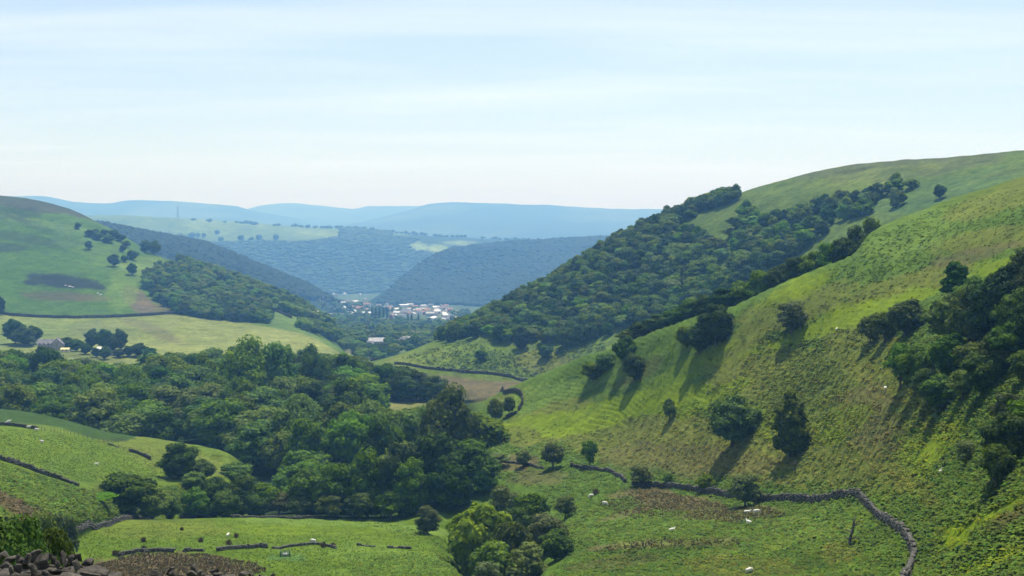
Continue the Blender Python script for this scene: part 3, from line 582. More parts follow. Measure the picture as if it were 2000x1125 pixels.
# ------------------------------------------------------------------ instancer for woods that nobody could count
def proto_collection(name, meshes, trunks=None):
    c = bpy.data.collections.new(name)
    for i, m in enumerate(meshes):
        o = bpy.data.objects.new(name+'_model', m); c.objects.link(o)
    return c
def instancer(name, P, scale, coll, label, rotz=None):
    """P (n,3), scale (n,) or (n,3): plants of the collection at the points, as one object of kind stuff"""
    P = np.asarray(P); n_ = len(P); me = bpy.data.meshes.new(name); me.vertices.add(n_); me.vertices.foreach_set('co', P.astype(np.float32).ravel())
    sc3 = np.repeat(np.asarray(scale)[:, None], 3, 1) if np.asarray(scale).ndim == 1 else np.asarray(scale)
    a = me.attributes.new('size', 'FLOAT_VECTOR', 'POINT'); a.data.foreach_set('vector', sc3.astype(np.float32).ravel())
    rt = np.zeros((n_, 3), np.float32); rt[:, 2] = rng.uniform(0, 6.283, n_); rt[:, 0] = rng.normal(0, .05, n_)
    a = me.attributes.new('turn', 'FLOAT_VECTOR', 'POINT'); a.data.foreach_set('vector', rt.ravel())
    o = link(name, me); ng = bpy.data.node_groups.new(name, 'GeometryNodeTree')
    ng.interface.new_socket(name='Geometry', in_out='INPUT', socket_type='NodeSocketGeometry'); ng.interface.new_socket(name='Geometry', in_out='OUTPUT', socket_type='NodeSocketGeometry')
    n, l = ng.nodes, ng.links; gi = n.new('NodeGroupInput'); go = n.new('NodeGroupOutput'); ip = n.new('GeometryNodeInstanceOnPoints')
    ci = n.new('GeometryNodeCollectionInfo'); ci.inputs['Collection'].default_value = coll; ci.inputs['Separate Children'].default_value = True; ci.inputs['Reset Children'].default_value = True
    na = n.new('GeometryNodeInputNamedAttribute'); na.data_type = 'FLOAT_VECTOR'; na.inputs['Name'].default_value = 'size'
    nb = n.new('GeometryNodeInputNamedAttribute'); nb.data_type = 'FLOAT_VECTOR'; nb.inputs['Name'].default_value = 'turn'
    ip.inputs['Pick Instance'].default_value = True
    ri = n.new('FunctionNodeRandomValue'); ri.data_type = 'INT'; ri.inputs['Min'].default_value = 0; ri.inputs['Max'].default_value = len(coll.objects)-1
    l.new(gi.outputs[0], ip.inputs['Points']); l.new(ci.outputs[0], ip.inputs['Instance']); l.new(na.outputs[0], ip.inputs['Scale']); l.new(nb.outputs[0], ip.inputs['Rotation'])
    l.new([q for q in ri.outputs if q.type == 'INT'][0], ip.inputs['Instance Index'])
    l.new(ip.outputs[0], go.inputs[0])
    md = o.modifiers.new('plants', 'NODES'); md.node_group = ng
    tag(o, label, None, None, 'stuff'); return o
def inside(poly, x, y):
    poly = np.array(poly, float); c = np.zeros(len(x), bool); j = len(poly)-1
    for i in range(len(poly)):
        xi, yi = poly[i]; xj, yj = poly[j]
        with np.errstate(divide='ignore', invalid='ignore'):
            c ^= ((yi > y) != (yj > y)) & (x < (xj-xi)*(y-yi)/(yj-yi+1e-12)+xi)
        j = i
    return c
def scatter(layer, poly, spacing, rlim, mode='py', jit=.42, keep=None, seed=1):
    """plant positions on a landform, jittered grid in metres, inside a polygon given as (px, py) or (px, r)"""
    r_ = np.random.default_rng(seed); pxs = [p[0] for p in poly]; a0, a1 = (min(pxs)-1020)/FPX, (max(pxs)-980)/FPX
    r0, r1 = rlim; xs = np.arange(min(a0*r0, a0*r1)-5, max(a1*r0, a1*r1)+5, spacing); ys = np.arange(r0*.9, r1*1.02, spacing)
    X, Y = np.meshgrid(xs, ys); X = X+(np.arange(len(ys)) % 2)[:, None]*spacing*.5
    X = (X+r_.uniform(-jit, jit, X.shape)*spacing).ravel(); Y = (Y+r_.uniform(-jit, jit, Y.shape)*spacing).ravel()
    R = np.hypot(X, Y); px0 = 1000+X/Y*FPX; m = (R > r0) & (R < r1) & (px0 > min(pxs)-30) & (px0 < max(pxs)+30); X, Y, R = X[m], Y[m], R[m]
    if not len(X): return np.zeros((0, 3))
    z = ground(X, Y, [layer]); ok = z > -1e5; X, Y, R, z = X[ok], Y[ok], R[ok], z[ok]
    px, py = proj(X, Y, z); m = inside(poly, px, py if mode == 'py' else R)
    if keep is not None: m &= keep(px, py, X, Y)
    X, Y, z = X[m], Y[m], z[m]
    if not len(X): return np.zeros((0, 3))
    zt = ground(X, Y, LAYERS); m = z > zt-.5; return np.stack([X[m], Y[m], z[m]], 1)
# ------------------------------------------------------------------ trees placed one by one
TREES = []      # dict(P, h, w, var, name, cat, label, group)
def T(px, py, wpx, hpx, var, label, name='broadleaf_tree', group=None, layers=None, cat='tree', r=None, dr=0):
    """a tree whose foot is at (px, py) on the ground (or at distance r under the sight line px), wpx wide and hpx high as measured"""
    P = at(px, r, layers) if r else H1(px, py, layers)
    if not np.isfinite(P).all(): print('NO GROUND', px, py, label); return
    R = math.hypot(P[0], P[1])
    if r:      # hpx is then the image row of the tree top
        a_, s_ = ray(px, hpx); h = float(s_)*R-P[2]
    else: h = hpx*R/FPX
    if dr: pass
    TREES.append(dict(P=P, h=max(h, .8), w=wpx*R/FPX, var=var, name=name, label=label, group=group, cat=cat))
NL = [NEAR, FIELD, WOODHILL]
T(1430, 872, 98, 108, 'oak0', 'dense round tree, left one of the lone pair in the middle of the near hillside')
T(1543, 893, 92, 142, 'cone0', 'tall egg-shaped tree, right one of the lone pair on the near hillside')
T(1545, 650, 72, 62, 'haw0', 'wispy bush tree alone high on the near hillside, grass all round')
T(1240, 742, 50, 56, 'oak2', 'small round tree on the shoulder of the near hillside, casting shadow')
T(1219, 712, 50, 58, 'oak2', 'dark upright tree behind the hillside shoulder, left of the small round one')
T(1160, 740, 52, 34, 'shrub0', 'low dark shrub at the left end of the row on the hillside edge', 'shrub', cat='shrub')
T(1185, 722, 44, 34, 'shrub0', 'second low shrub from the left end of the row on the hillside edge', 'shrub', cat='shrub')
T(1365, 690, 66, 62, 'oak2', 'left half of the dark clump that stands where the ridge line bends')
T(1400, 672, 74, 80, 'beech1', 'right and taller half of the dark clump where the ridge line bends')
T(1340, 676, 40, 40, 'shrub0', 'low dark shrub at the left foot of the clump where the ridge line bends', 'shrub', cat='shrub')
ridge = [(1255, 655, 44, 44), (1290, 640, 50, 46), (1322, 628, 44, 40), (1350, 612, 54, 44), (1385, 600, 50, 42), (1415, 588, 56, 44), (1450, 572, 54, 42), (1485, 556, 50, 42), (1520, 540, 54, 42), (1555, 528, 50, 38), (1590, 514, 52, 38), (1622, 502, 48, 40), (1650, 488, 46, 42), (1672, 466, 44, 34), (1230, 668, 38, 34), (1702, 452, 34, 14)]
for i, (px, py, wp, tp) in enumerate(ridge):
    cr = np.interp(px, [1191, 1300, 1430, 1665, 1850], [412, 385, 357, 342, 368])
    T(px, 0, wp*1.25, py-28, ['oak2', 'beech1', 'oak0', 'beech2'][i % 4], 'dark tree with only its crown showing above the edge of the near right hillside', r=cr+(9 if px < 1440 else 14 if px < 1660 else 22), group='trees along the edge of the near hillside', layers=[NEAR])
big = 'dark tree massed in the copse on the steep right edge of the near hillside'
cop = [(1868, 600, 74, 92, 'cone1'), (1905, 620, 70, 82, 'oak0'), (1850, 668, 84, 96, 'oak0'), (1895, 672, 88, 104, 'beech0'), (1935, 650, 96, 104, 'beech1'), (1975, 625, 90, 110, 'oak2'), (2010, 600, 90, 110, 'beech1'), (1990, 672, 90, 110, 'oak0'), (1925, 606, 64, 56, 'oak0'), (2000, 540, 46, 54, 'beech2'), (1960, 575, 60, 52, 'beech0'),(2030, 680, 100, 120, 'beech1'), (2040, 600, 100, 110, 'beech1')]
for c in cop: T(c[0], c[1], c[2], c[3], c[4], big, group='trees of the copse on the right edge')
T(1768, 655, 82, 72, 'oak2', 'bushy tree at the right end of the short row left of the copse')
T(1728, 668, 62, 60, 'haw2', 'bushy tree in the middle of the short row left of the copse')
T(1700, 672, 52, 56, 'haw0', 'lighter bush tree at the left end of the short row left of the copse')
low = 'rounded tree in the lower band of trees under the copse on the right hillside'
for c in [(1758, 760, 66, 92, 'haw2'), (1795, 762, 76, 92, 'oak0'), (1812, 790, 66, 70, 'haw0'), (1852, 740, 84, 92, 'oak2'), (1838, 800, 80, 70, 'oak0'), (1880, 782, 66, 60, 'haw2'), (1922, 772, 92, 90, 'oak2'), (1955, 730, 84, 80, 'haw0'), (1975, 712, 96, 84, 'oak0'), (2000, 745, 70, 60, 'haw2'), (1900, 728, 70, 60, 'oak0')]:
    T(*c, low, group='lower band of trees under the copse')
T(1945, 955, 78, 88, 'haw2', 'small dark tree with a visible trunk standing clear at lower right', 'hawthorn_tree')
T(1978, 905, 110, 100, 'oak2', 'dark spreading tree just above the small one with the visible trunk, lower right')
T(2010, 870, 90, 90, 'haw2', 'dark tree cut by the right edge of the picture above the wall bend')
T(1970, 830, 70, 60, 'haw0', 'thin bush tree between the lower band and the dark spreading tree at right')
T(1886, 908, 54, 46, 'haw0', 'little leaning hawthorn left of the small dark tree at lower right', 'hawthorn_tree')
T(1308, 822, 28, 44, 'thin0', 'thin wispy sapling alone on the bright moss slope', 'sapling')
T(1152, 912, 36, 56, 'haw2', 'thin-stemmed hawthorn leaning over the stone wall where it begins', 'hawthorn_tree')
T(1080, 915, 54, 54, 'haw1', 'grey green hawthorn with shadow under it, left of the wall end', 'hawthorn_tree')
T(1022, 912, 36, 36, 'haw1', 'smallest hawthorn by the bank left of the wall', 'hawthorn_tree')
T(1250, 950, 56, 46, 'haw0', 'yellowish bushy hawthorn above the dark middle stretch of wall', 'hawthorn_tree')
T(1305, 952, 22, 28, 'thin0', 'spindly small hawthorn touching the wall between two bushier ones', 'hawthorn_tree')
T(1377, 962, 36, 36, 'thin0', 'thin brownish hawthorn directly on the wall, third from its right bush', 'hawthorn_tree')
T(1455, 990, 66, 66, 'haw0', 'rounded olive hawthorn in front of the wall before it straightens', 'hawthorn_tree')
T(968, 828, 38, 54, 'haw1', 'pale bushy tree in the walled nook behind the gully, left one', 'hawthorn_tree')
T(994, 812, 30, 40, 'haw1', 'pale bushy tree in the walled nook behind the gully, right one', 'hawthorn_tree')
T(1104, 1012, 44, 46, 'haw0', 'open-branched hawthorn on the bracken at the upper right of the gully', 'hawthorn_tree')
# gully
T(835, 1042, 62, 62, 'willow0', 'pale round willow standing alone at the edge of the sheep pasture', 'willow_tree')
g1 = [(935, 0, 128, 968, 'sycamore0', 255, 'large bright green leafy tree at the right end of the sheep pasture'),
 (985, 0, 96, 935, 'willow0', 300, 'grey olive tree behind the large bright green tree in the gully'),
 (1040, 0, 80, 958, 'haw2', 285, 'dark olive tree in the back of the gully, right side'),
 (1000, 0, 110, 1010, 'haw1', 240, 'pale feathery tree in the middle of the gully'),
 (1065, 0, 100, 1005, 'haw0', 250, 'mixed olive tree at the right bank of the gully'),
 (1030, 0, 110, 1050, 'willow0', 222, 'pale willow at the bottom of the gully, cut by the lower picture edge'),
 (965, 0, 110, 1052, 'haw2', 228, 'dark bushy tree below the large bright green one in the gully'),
 (1085, 0, 74, 1030, 'oak2', 232, 'dark little tree on the right rim of the gully'),
 (900, 0, 60, 1035, 'haw2', 262, 'dark bush tucked under the left side of the large bright green tree'),
 (1010, 0, 90, 985, 'haw2', 275, 'shadowed tree in the heart of the gully'), (950, 0, 70, 1095, 'haw0', 215, 'low green bush cut by the lower picture edge in the gully')]
for px, _, wp, tp, v, r, lb in g1: T(px, 0, wp, tp, v, lb, r=r)
# behind the pasture, left
T(240, 0, 120, 920, 'oak2', 'broad dark tree, highest of the clump behind the left end of the pasture wall', r=318, layers=NL)
T(180, 0, 70, 972, 'shrub0', 'low bushy tree at the left foot of the clump behind the pasture wall', r=300, layers=NL)
T(215, 0, 80, 940, 'oak0', 'leafy tree filling the left side of the clump behind the pasture wall', r=326, layers=NL)
T(290, 0, 66, 952, 'oak1', 'lighter round tree at the right of the clump behind the pasture wall', r=318, layers=NL)
T(322, 0, 44, 968, 'shrub1', 'bright low bush right of the clump behind the pasture wall', r=326, layers=NL)
T(342, 0, 76, 863, 'beech1', 'tall dark tree standing apart against the light grass of the left field', r=370, layers=NL)
T(388, 0, 56, 896, 'oak2', 'shorter dark tree touching the right side of the tall one in the left field', r=368, layers=NL)
T(370, 0, 46, 918, 'oak0', 'grey green low tree in front of the tall dark one in the left field', r=358, layers=NL)
T(455, 0, 60, 900, 'oak0', 'rounded tree between the left field tip and the valley wood', r=385, layers=NL)
for c in [(375, 56, 948, 340, 'oak0'), (415, 84, 930, 345, 'oak2'), (465, 86, 926, 345, 'beech1'), (510, 70, 938, 345, 'oak0'), (435, 60, 958, 336, 'shrub0'), (540, 60, 960, 342, 'haw1'), (495, 50, 965, 338, 'shrub0')]:
    T(c[0], 0, c[1], c[2], c[4], 'dark tree in the hedge-like row behind the middle of the pasture wall', r=c[3], group='row behind the pasture wall', layers=NL)
# big dark trees right of centre
T(62, 0, 80, 998, 'shrub0', 'low green shrub at the foot of the left field, behind the leafy foreground bush', 'shrub', layers=NL, cat='shrub', r=176)
T(112, 0, 60, 1004, 'haw0', 'pale straggly bush between the foreground bush and the pasture wall', 'shrub', layers=NL, cat='shrub', r=215)
for px_, py_, w_, h_ in [(2090, 640, 90, 90), (2150, 610, 90, 90), (2110, 740, 90, 90), (2190, 700, 80, 80), (2120, 900, 80, 80), (2230, 800, 90, 90)]: T(px_, py_, w_, h_, 'oak2', 'dark tree beyond the right picture edge on the near hillside', group='trees beyond the right edge')
T(475, 0, 52, 884, 'oak2', 'dark tree at the very tip of the left field', r=432, layers=NL)
T(872, 0, 122, 757, 'beech0', 'great lone crown with yellowish sprays rising above the dark mass right of centre', r=378)
T(850, 0, 130, 842, 'beech1', 'huge dark tree directly below the great lone crown', r=345)
T(920, 0, 110, 858, 'beech2', 'large dark tree at the right end of the dark mass, beside the bank', r=350)
T(965, 0, 60, 885, 'haw0', 'small tree with pale leaves at the foot of the bright moss slope', r=366)
T(780, 0, 110, 860, 'beech1', 'huge dark tree left of the one below the great crown', r=342)
T(715, 0, 100, 880, 'beech0', 'large dark tree over the crest of the pasture', r=345)
T(655, 0, 100, 905, 'beech2', 'olive green tree over the crest of the pasture, left of the large dark ones', r=345)
T(600, 0, 90, 910, 'oak0', 'olive green tree behind the middle of the pasture crest', r=345)
T(740, 0, 110, 815, 'beech0', 'wide pale-topped tree behind the huge dark ones, right of centre', r=400)
T(690, 0, 120, 800, 'beech3', 'wide light-topped tree in the middle of the wood, left of the great crown', r=420)
T(820, 0, 90, 790, 'beech3', 'feathery light tree just left of the great lone crown', r=410)
T(800, 0, 80, 895, 'beech2', 'dark tree low in the front of the dark mass', r=338)
T(880, 0, 100, 905, 'beech1', 'dark tree low at the right front of the dark mass', r=336)
T(935, 0, 70, 910, 'beech1', 'dark tree by the bank in front of the dark mass', r=345)
T(640, 0, 60, 965, 'haw0', 'dark bush right behind the pasture crest', r=338); T(700, 0, 70, 960, 'haw2', 'dark bush behind the pasture crest, under the large dark tree', r=336)
T(760, 0, 70, 955, 'haw2', 'dark bush behind the pasture crest, under the huge dark trees', r=334); T(575, 0, 50, 968, 'haw1', 'grey bush behind the pasture crest at the end of the row', r=340)
T(680, 0, 108, 738, 'beech1', 'dense dome-shaped dark tree with a lit rim in the middle of the valley wood', r=470)
T(650, 0, 70, 765, 'oak2', 'dark tree at the left of the dome-shaped one in the valley wood', r=468)
T(580, 0, 112, 776, 'beech0', 'round light-topped tree in front of the dome-shaped dark one', r=440)
T(595, 0, 84, 818, 'beech2', 'round dark tree at the foot of the round light-topped one', r=415)
T(740, 0, 22, 742, 'haw2', 'single narrow tree standing at the left end of the pale clearing', r=600)
for c in [(765, 66, 706, 600), (795, 74, 712, 596), (820, 62, 726, 592), (742, 50, 712, 610), (848, 54, 732, 590), (803, 60, 735, 588), (776, 60, 728, 592), (832, 40, 742, 586)]:
    T(c[0], 0, c[1], c[2], ['beech1', 'oak2'][c[0] % 2], 'dark tree in the clump between the pale clearing and the brown field', r=c[3], group='clump at the pale clearing')
T(480, 0, 110, 662, 'beech0', 'high broad crown, topmost of the valley wood left of centre', r=560); T(540, 0, 80, 668, 'beech2', 'broad crown beside the topmost one of the valley wood', r=565)
T(610, 0, 60, 675, 'beech0', 'upright crown on the wood skyline below the pale yellow field', r=600); T(670, 0, 70, 685, 'oak2', 'upright dark crown on the wood skyline at the right end of the pale yellow field', r=610)
T(90, 0, 70, 672, 'oak2', 'dark round crown on the wood skyline below the farm at far left', r=640)
T(395, 0, 60, 682, 'oak0', 'rounded crown on the wood skyline left of the topmost one', r=590)
# left hill, one by one
LH = [LEFTHILL]
one = [(152, 447, 13, 12), (173, 487, 15, 17), (222, 520, 24, 24), (244, 512, 16, 14), (260, 508, 24, 20), (258, 537, 21, 24), (3, 615, 16, 36), (356, 520, 13, 18)]
lab = ['tiny bush highest on the left hillside', 'small round bush below the belt of scrub high on the left hillside', 'round tree with a dark shadow, leftmost of the three on the left hillside', 'small tree squeezed between two bigger ones on the left hillside', 'round tree to the right of the squeezed small one on the left hillside', 'round tree alone below the group on the left hillside', 'dark tree at the very left edge by the hill wall', 'upright small tree at the upper corner of the left hill wood']
for c, lb in zip(one, lab): T(c[0], c[1], c[2], c[3], 'oak2', lb, layers=LH)
for c in [(178, 462, 24, 14), (192, 468, 22, 14), (212, 474, 24, 14), (222, 462, 22, 14), (236, 472, 22, 16), (246, 482, 18, 12), (205, 458, 18, 10), (186, 455, 16, 8), (240, 492, 14, 14)]:
    T(c[0], c[1], c[2], c[3], 'oak2', 'scrubby tree in the belt running down the crest of the left hill', group='scrub belt on the left hill', layers=LH)
for c in [(285, 494, 24, 26), (300, 497, 28, 28), (318, 500, 18, 18), (335, 503, 22, 30), (312, 496, 20, 18)]:
    T(c[0], c[1], c[2], c[3], 'oak2', 'tree in the open row along the skyline of the left hill', group='skyline row on the left hill', layers=LH)
for c in [(30, 668, 34, 44), (48, 672, 40, 34), (68, 668, 28, 32), (18, 650, 22, 24)]: T(c[0], c[1]+3, c[2]*1.2, c[3]*1.1, 'oak2', 'big dark farm tree left of the slate-roofed farmhouse', group='trees left of the farmhouse', layers=LH)
for c in [(128, 680, 26, 20), (180, 678, 26, 32), (205, 680, 32, 34), (236, 682, 26, 36), (222, 684, 22, 26), (150, 684, 24, 20), (168, 690, 20, 18), (205, 700, 20, 22), (232, 696, 22, 14), (270, 694, 32, 22), (252, 694, 22, 18), (292, 698, 26, 18), (188, 696, 16, 16)]:
    T(c[0], c[1]+2, c[2]*1.2, c[3]*1.2, 'oak2', 'tree around the white-roofed farm shed beyond the valley wood', group='trees around the farm shed', layers=LH)
# right wooded hill, lone ones
WH = [WOODHILL]
T(940, 704, 26, 22, 'oak2', 'round dark bush alone on the green slope below the far wood', layers=WH); T(1066, 700, 32, 28, 'oak2', 'larger round dark bush below the far wood, right of the first', layers=WH)
T(1188, 655, 26, 26, 'oak2', 'round bush in the gap at the foot of the far wood', layers=WH)
for c in [(1018, 682, 34, 46), (975, 668, 32, 36), (1106, 678, 42, 40), (1130, 672, 30, 40), (1156, 664, 36, 36), (925, 660, 30, 32)]:
    T(c[0], c[1], c[2], c[3], 'beech1', 'shaggy tree along the lower margin of the far wooded hillside', group='lower margin of the far wood', layers=WH)
for c in [(1836, 388, 24, 28), (1605, 460, 30, 30), (1622, 440, 18, 16), (1632, 398, 26, 16)]: T(c[0], c[1], c[2], c[3], 'oak2', 'isolated dark tree high on the open part of the far right hill', group='isolated trees on the far right hill', layers=WH)
# the valley wood between the pasture and the farm: a body of big trees
def placed(dmin=7.5):
    return np.array([t['P'][:2] for t in TREES])
W1 = scatter(NEAR, [(-60, 480), (300, 470), (440, 455), (560, 400), (560, 352), (930, 350), (940, 410), (905, 470), (860, 520), (830, 540), (730, 545), (720, 600), (700, 690), (300, 720), (-60, 720)], 16.5, (340, 730), 'r', seed=11,
   keep=lambda px, py, X, Y: ~((np.hypot(X, Y) > 540) & (np.hypot(X, Y) < 625) & (px > 735) & (px < 900)))
W0 = scatter(NEAR, [(-60, 480), (-60, 720), (300, 720), (690, 700), (560, 660), (300, 640)], 13.5, (640, 740), 'r', seed=12)
pp = placed(); r_ = np.random.default_rng(5)
def clear_of(P, pp, d): return np.array([np.hypot(*(pp-q[:2]).T).min() > d for q in P])
W1 = W1[clear_of(W1, pp, 8.5)]
fh = ground(W1[:, 0], W1[:, 1], [FIELD]); W1 = W1[fh < W1[:, 2]+1]
WG = []
for P in W1:
    px, py = proj(*P); R = math.hypot(P[0], P[1]); h = r_.uniform(14, 21)*(1 if R > 400 else .85)
    top_limit = np.interp(px, [-60, 0, 90, 130, 200, 250, 300, 370, 480, 560, 640, 700, 740, 800, 900], [668, 668, 672, 690, 700, 695, 688, 680, 664, 668, 676, 690, 715, 740, 800])
    a_, s_ = ray(px, top_limit+r_.uniform(2, 14)); h = min(h, float(s_)*R-P[2])
    if 725 < px < 838 and R < 575: h = min(h, float(ray(px, 797)[1])*R-P[2])
    if h < 6: continue
    WG.append(dict(P=P, h=h, w=r_.uniform(15, 23) if h > 12 else h*1.1, var='beech%d' % r_.choice([0, 1, 2, 3, 0, 2]), name='broadleaf_tree', cat='tree', group='trees of the valley wood',
      label='broad-crowned tree crowded into the valley wood between the pasture and the farm fields'))
WG.sort(key=lambda t: -t['h']/math.hypot(*t['P'][:2]))
print('hand placed', len(TREES), 'valley wood', len(WG))
N_IND = 300
quota = N_IND-len(TREES); TREES += WG[:quota]; REST = WG[quota:]
# foreground bushes at lower left
for (px, r, wm, hm, v, lb) in [(20, 50, 3.4, 4.2, 'fine0', 'leafy green bush behind the stone heap, left part at the picture edge'), (88, 54, 2.9, 3.2, 'fine1', 'leafy green bush behind the stone heap, right part beside the pasture'), (-70, 50, 4, 5, 'fine0', 'leafy green bush behind the stone heap, mostly beyond the left picture edge')]:
    P = at(px, r); a_, s_ = ray(px, {20: 1008, 88: 1030, -70: 1000}[px]); h = float(s_)*r-P[2]
    TREES.append(dict(P=P, h=h, w=wm, var=v, name='bush', label=lb, group=None, cat='bush'))
ORD = ['first', 'second', 'third', 'fourth', 'fifth', 'sixth', 'seventh', 'eighth', 'ninth', 'tenth', 'eleventh', 'twelfth', 'thirteenth', 'fourteenth', 'fifteenth', 'sixteenth', 'seventeenth', 'eighteenth', 'nineteenth', 'twentieth']
ROWS = {'trees along the edge of the near hillside': 'in the dark row along the near ridge edge', 'trees of the copse on the right edge': 'in the dark copse at the right picture edge',
 'lower band of trees under the copse': 'in the lower band of trees under the copse', 'row behind the pasture wall': 'in the dark row behind the pasture wall', 'clump at the pale clearing': 'in the clump between pale clearing and brown field',
 'scrub belt on the left hill': 'in the scrub belt below the crest of the left hill', 'skyline row on the left hill': 'in the open skyline row of the left hill', 'trees left of the farmhouse': 'in the clump left of the slate-roofed farmhouse',
 'trees around the farm shed': 'in the cluster around the white-roofed farm shed', 'lower margin of the far wood': 'along the lower margin of the far wood', 'isolated trees on the far right hill': 'scattered on the open part of the far right hill'}
for gname, where in ROWS.items():
    for i, t in enumerate(sorted([t for t in TREES if t['group'] == gname], key=lambda t: t['P'][0]/t['P'][1])): t['label'] = '%s tree from the left %s' % (ORD[i], where)
for t in TREES:
    if t['group'] == 'trees of the valley wood':
        px, _ = proj(*t['P']); R = math.hypot(t['P'][0], t['P'][1]); side = 'left' if px < 260 else 'middle' if px < 560 else 'right'
        dep = {'left': ['just behind the crest of the left field', 'farthest back towards the farm'], 'middle': ['between left field tip and yellow field', 'farthest back below the yellow field'], 'right': ['close behind the sheep pasture', 'farthest back towards the brown field']}[side][0 if R < (560 if side == 'left' else 530 if side == 'middle' else 450) else 1]
        t['label'] = 'crown in the %s valley wood, %s' % (side, dep); t['group'] = 'valley wood, %s part, %s' % (side, dep)
for t in TREES:
    if len(t['label'].split()) > 16: print('LONG', t['label'])
    v = V_[t['var']]; near = t['name'] == 'bush'
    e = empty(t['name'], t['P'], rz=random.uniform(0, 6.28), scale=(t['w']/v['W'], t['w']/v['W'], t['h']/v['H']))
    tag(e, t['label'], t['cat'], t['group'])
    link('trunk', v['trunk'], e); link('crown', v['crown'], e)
FINE = None
wood_c = proto_collection('valley_wood', [V_['beech%d' % i]['crown'] for i in range(4)])
if REST: instancer('woodland', [t['P'] for t in REST], np.array([(t['w']/11.5, t['w']/11.5, t['h']/12) for t in REST]), wood_c, 'smaller farther crowns of the valley wood beyond the pasture')
# woods too dense and far to count
far_c = proto_collection('far_wood', [t['crown'] for t in FARV]); dot_c = proto_collection('canopy', DOT); con_c = proto_collection('conifer', CON)
def wood(label, polys, layer, spacing, rlim, h, wid, coll, sd, H=12., base=11.5, keep=None):
    Ps = np.concatenate([scatter(layer, p, spacing, rlim, 'py', seed=sd+i, keep=keep) for i, p in enumerate(polys)])
    r_ = np.random.default_rng(sd); hh = r_.uniform(h[0], h[1], len(Ps)); ww = r_.uniform(wid[0], wid[1], len(Ps))
    print(label, len(Ps)); return instancer('woodland', Ps, np.stack([ww/base, ww/base, hh/H], 1), coll, label)
wood('dense broadleaf wood covering the far right hillside', [
   [(855, 668), (900, 640), (960, 606), (1030, 566), (1100, 530), (1180, 480), (1300, 418), (1390, 392), (1442, 384), (1440, 400), (1380, 412), (1320, 440), (1305, 465), (1350, 455), (1408, 470), (1414, 510), (1412, 545), (1424, 545), (1430, 480), (1420, 440), (1450, 420), (1500, 430), (1560, 420), (1590, 450), (1580, 520), (1560, 560), (1480, 580), (1430, 600), (1390, 605), (1340, 620), (1260, 635), (1200, 645), (1130, 668), (1080, 672), (1010, 670), (960, 662), (920, 655), (880, 668)],
   [(1620, 412), (1660, 385), (1740, 362), (1778, 358), (1785, 392), (1750, 408), (1700, 420), (1680, 440), (1670, 475), (1630, 500), (1620, 480), (1650, 440)],
   [(1700, 415), (1790, 395), (1880, 375), (1880, 395), (1790, 420), (1720, 440), (1690, 440)], [(1540, 420), (1640, 400), (1650, 412), (1600, 440), (1545, 440)],
   [(1430, 600), (1480, 580), (1560, 562), (1600, 545), (1640, 520), (1680, 500), (1680, 540), (1500, 610)]],
   WOODHILL, 6.9, (700, 960), (6, 11), (6.8, 12), far_c, 400, keep=lambda px, py, X, Y: (px < 1540) | (fbm(X/16, Y/16, 61, 2) > -.12+.25*np.clip((px-1600)/200, -1, 1)) & (px > 0))
wood('broadleaf wood on the flank of the left hill', [[(286, 540), (300, 528), (340, 520), (400, 527), (470, 545), (540, 572), (570, 590), (640, 618), (690, 650), (640, 640), (560, 612), (520, 606), (530, 632), (480, 630), (400, 624), (350, 612), (310, 590), (292, 570)], [(350, 508), (420, 524), (500, 556), (560, 582), (560, 600), (480, 570), (400, 540), (350, 524)],
   [(570, 635), (620, 640), (700, 680), (740, 712), (720, 720), (680, 690), (640, 662), (600, 648)]], LEFTHILL, 9.5, (1000, 1700), (7, 13), (9.5, 15), far_c, 420, keep=lambda px, py, X, Y: (fbm(X/28, Y/28, 71, 2) > -.30) | (py > 575))
wood('scattered trees and hedges in the valley floor around the town', [[(560, 598), (660, 575), (700, 590), (760, 600), (870, 615), (920, 612), (870, 660), (760, 700), (720, 712), (690, 690), (640, 650), (600, 625)]], VALLEY, 14, (1050, 3200), (7, 13), (8, 15), far_c, 440,
   keep=lambda px, py, X, Y: (fbm(X/60, Y/90, 5, 2) > -.16) & ~((px > 745) & (px < 885) & (py > 590) & (py < 632) & (fbm(X/30, Y/60, 8, 2) > -.5)) & ~((px > 640) & (px < 745) & (py < 622) & (fbm(X/40, Y/60, 8, 2) > -.2)) & ~((abs(px-735) < 26) & (py > 664) & (py < 686)))
wood('trees close round the long barn in the valley', [[(672, 655), (700, 640), (760, 640), (850, 640), (880, 655), (860, 672), (800, 690), (762, 702), (700, 712), (690, 690)]], VALLEY, 15, (1030, 1700), (8, 13), (10, 15), far_c, 445, keep=lambda px, py, X, Y: (fbm(X/40, Y/50, 15, 2) > -.3) & ~((abs(px-733) < 28) & (py > 660) & (py < 690)) & ~((abs(px-803) < 26) & (py > 650) & (py < 676)))
wood('trees on the slopes above the town on the left side of the valley', [[(500, 560), (560, 560), (640, 585), (720, 604), (720, 625), (560, 620), (480, 600)]], CONIFER, 17, (2300, 3050), (7, 12), (11, 17), dot_c, 450, keep=lambda px, py, X, Y: fbm(X/90, Y/90, 5, 2) > .05)
wood('dark conifer plantation on the ridge behind the left hill', [[(180, 440), (300, 462), (400, 480), (520, 528), (600, 562), (650, 590), (560, 584), (480, 580), (300, 560), (180, 520)]], CONIFER, 10, (2300, 2920), (13, 16.5), (13, 18), con_c, 460, H=20.)
wood('dark wooded hill beyond the town', [[(735, 600), (780, 552), (830, 512), (880, 488), (1000, 475), (1170, 466), (1300, 466), (1200, 575), (1000, 600), (900, 612)]], MIDHILL, 13, (3050, 4200), (8.5, 13), (17, 26), con_c, 470, H=20.)
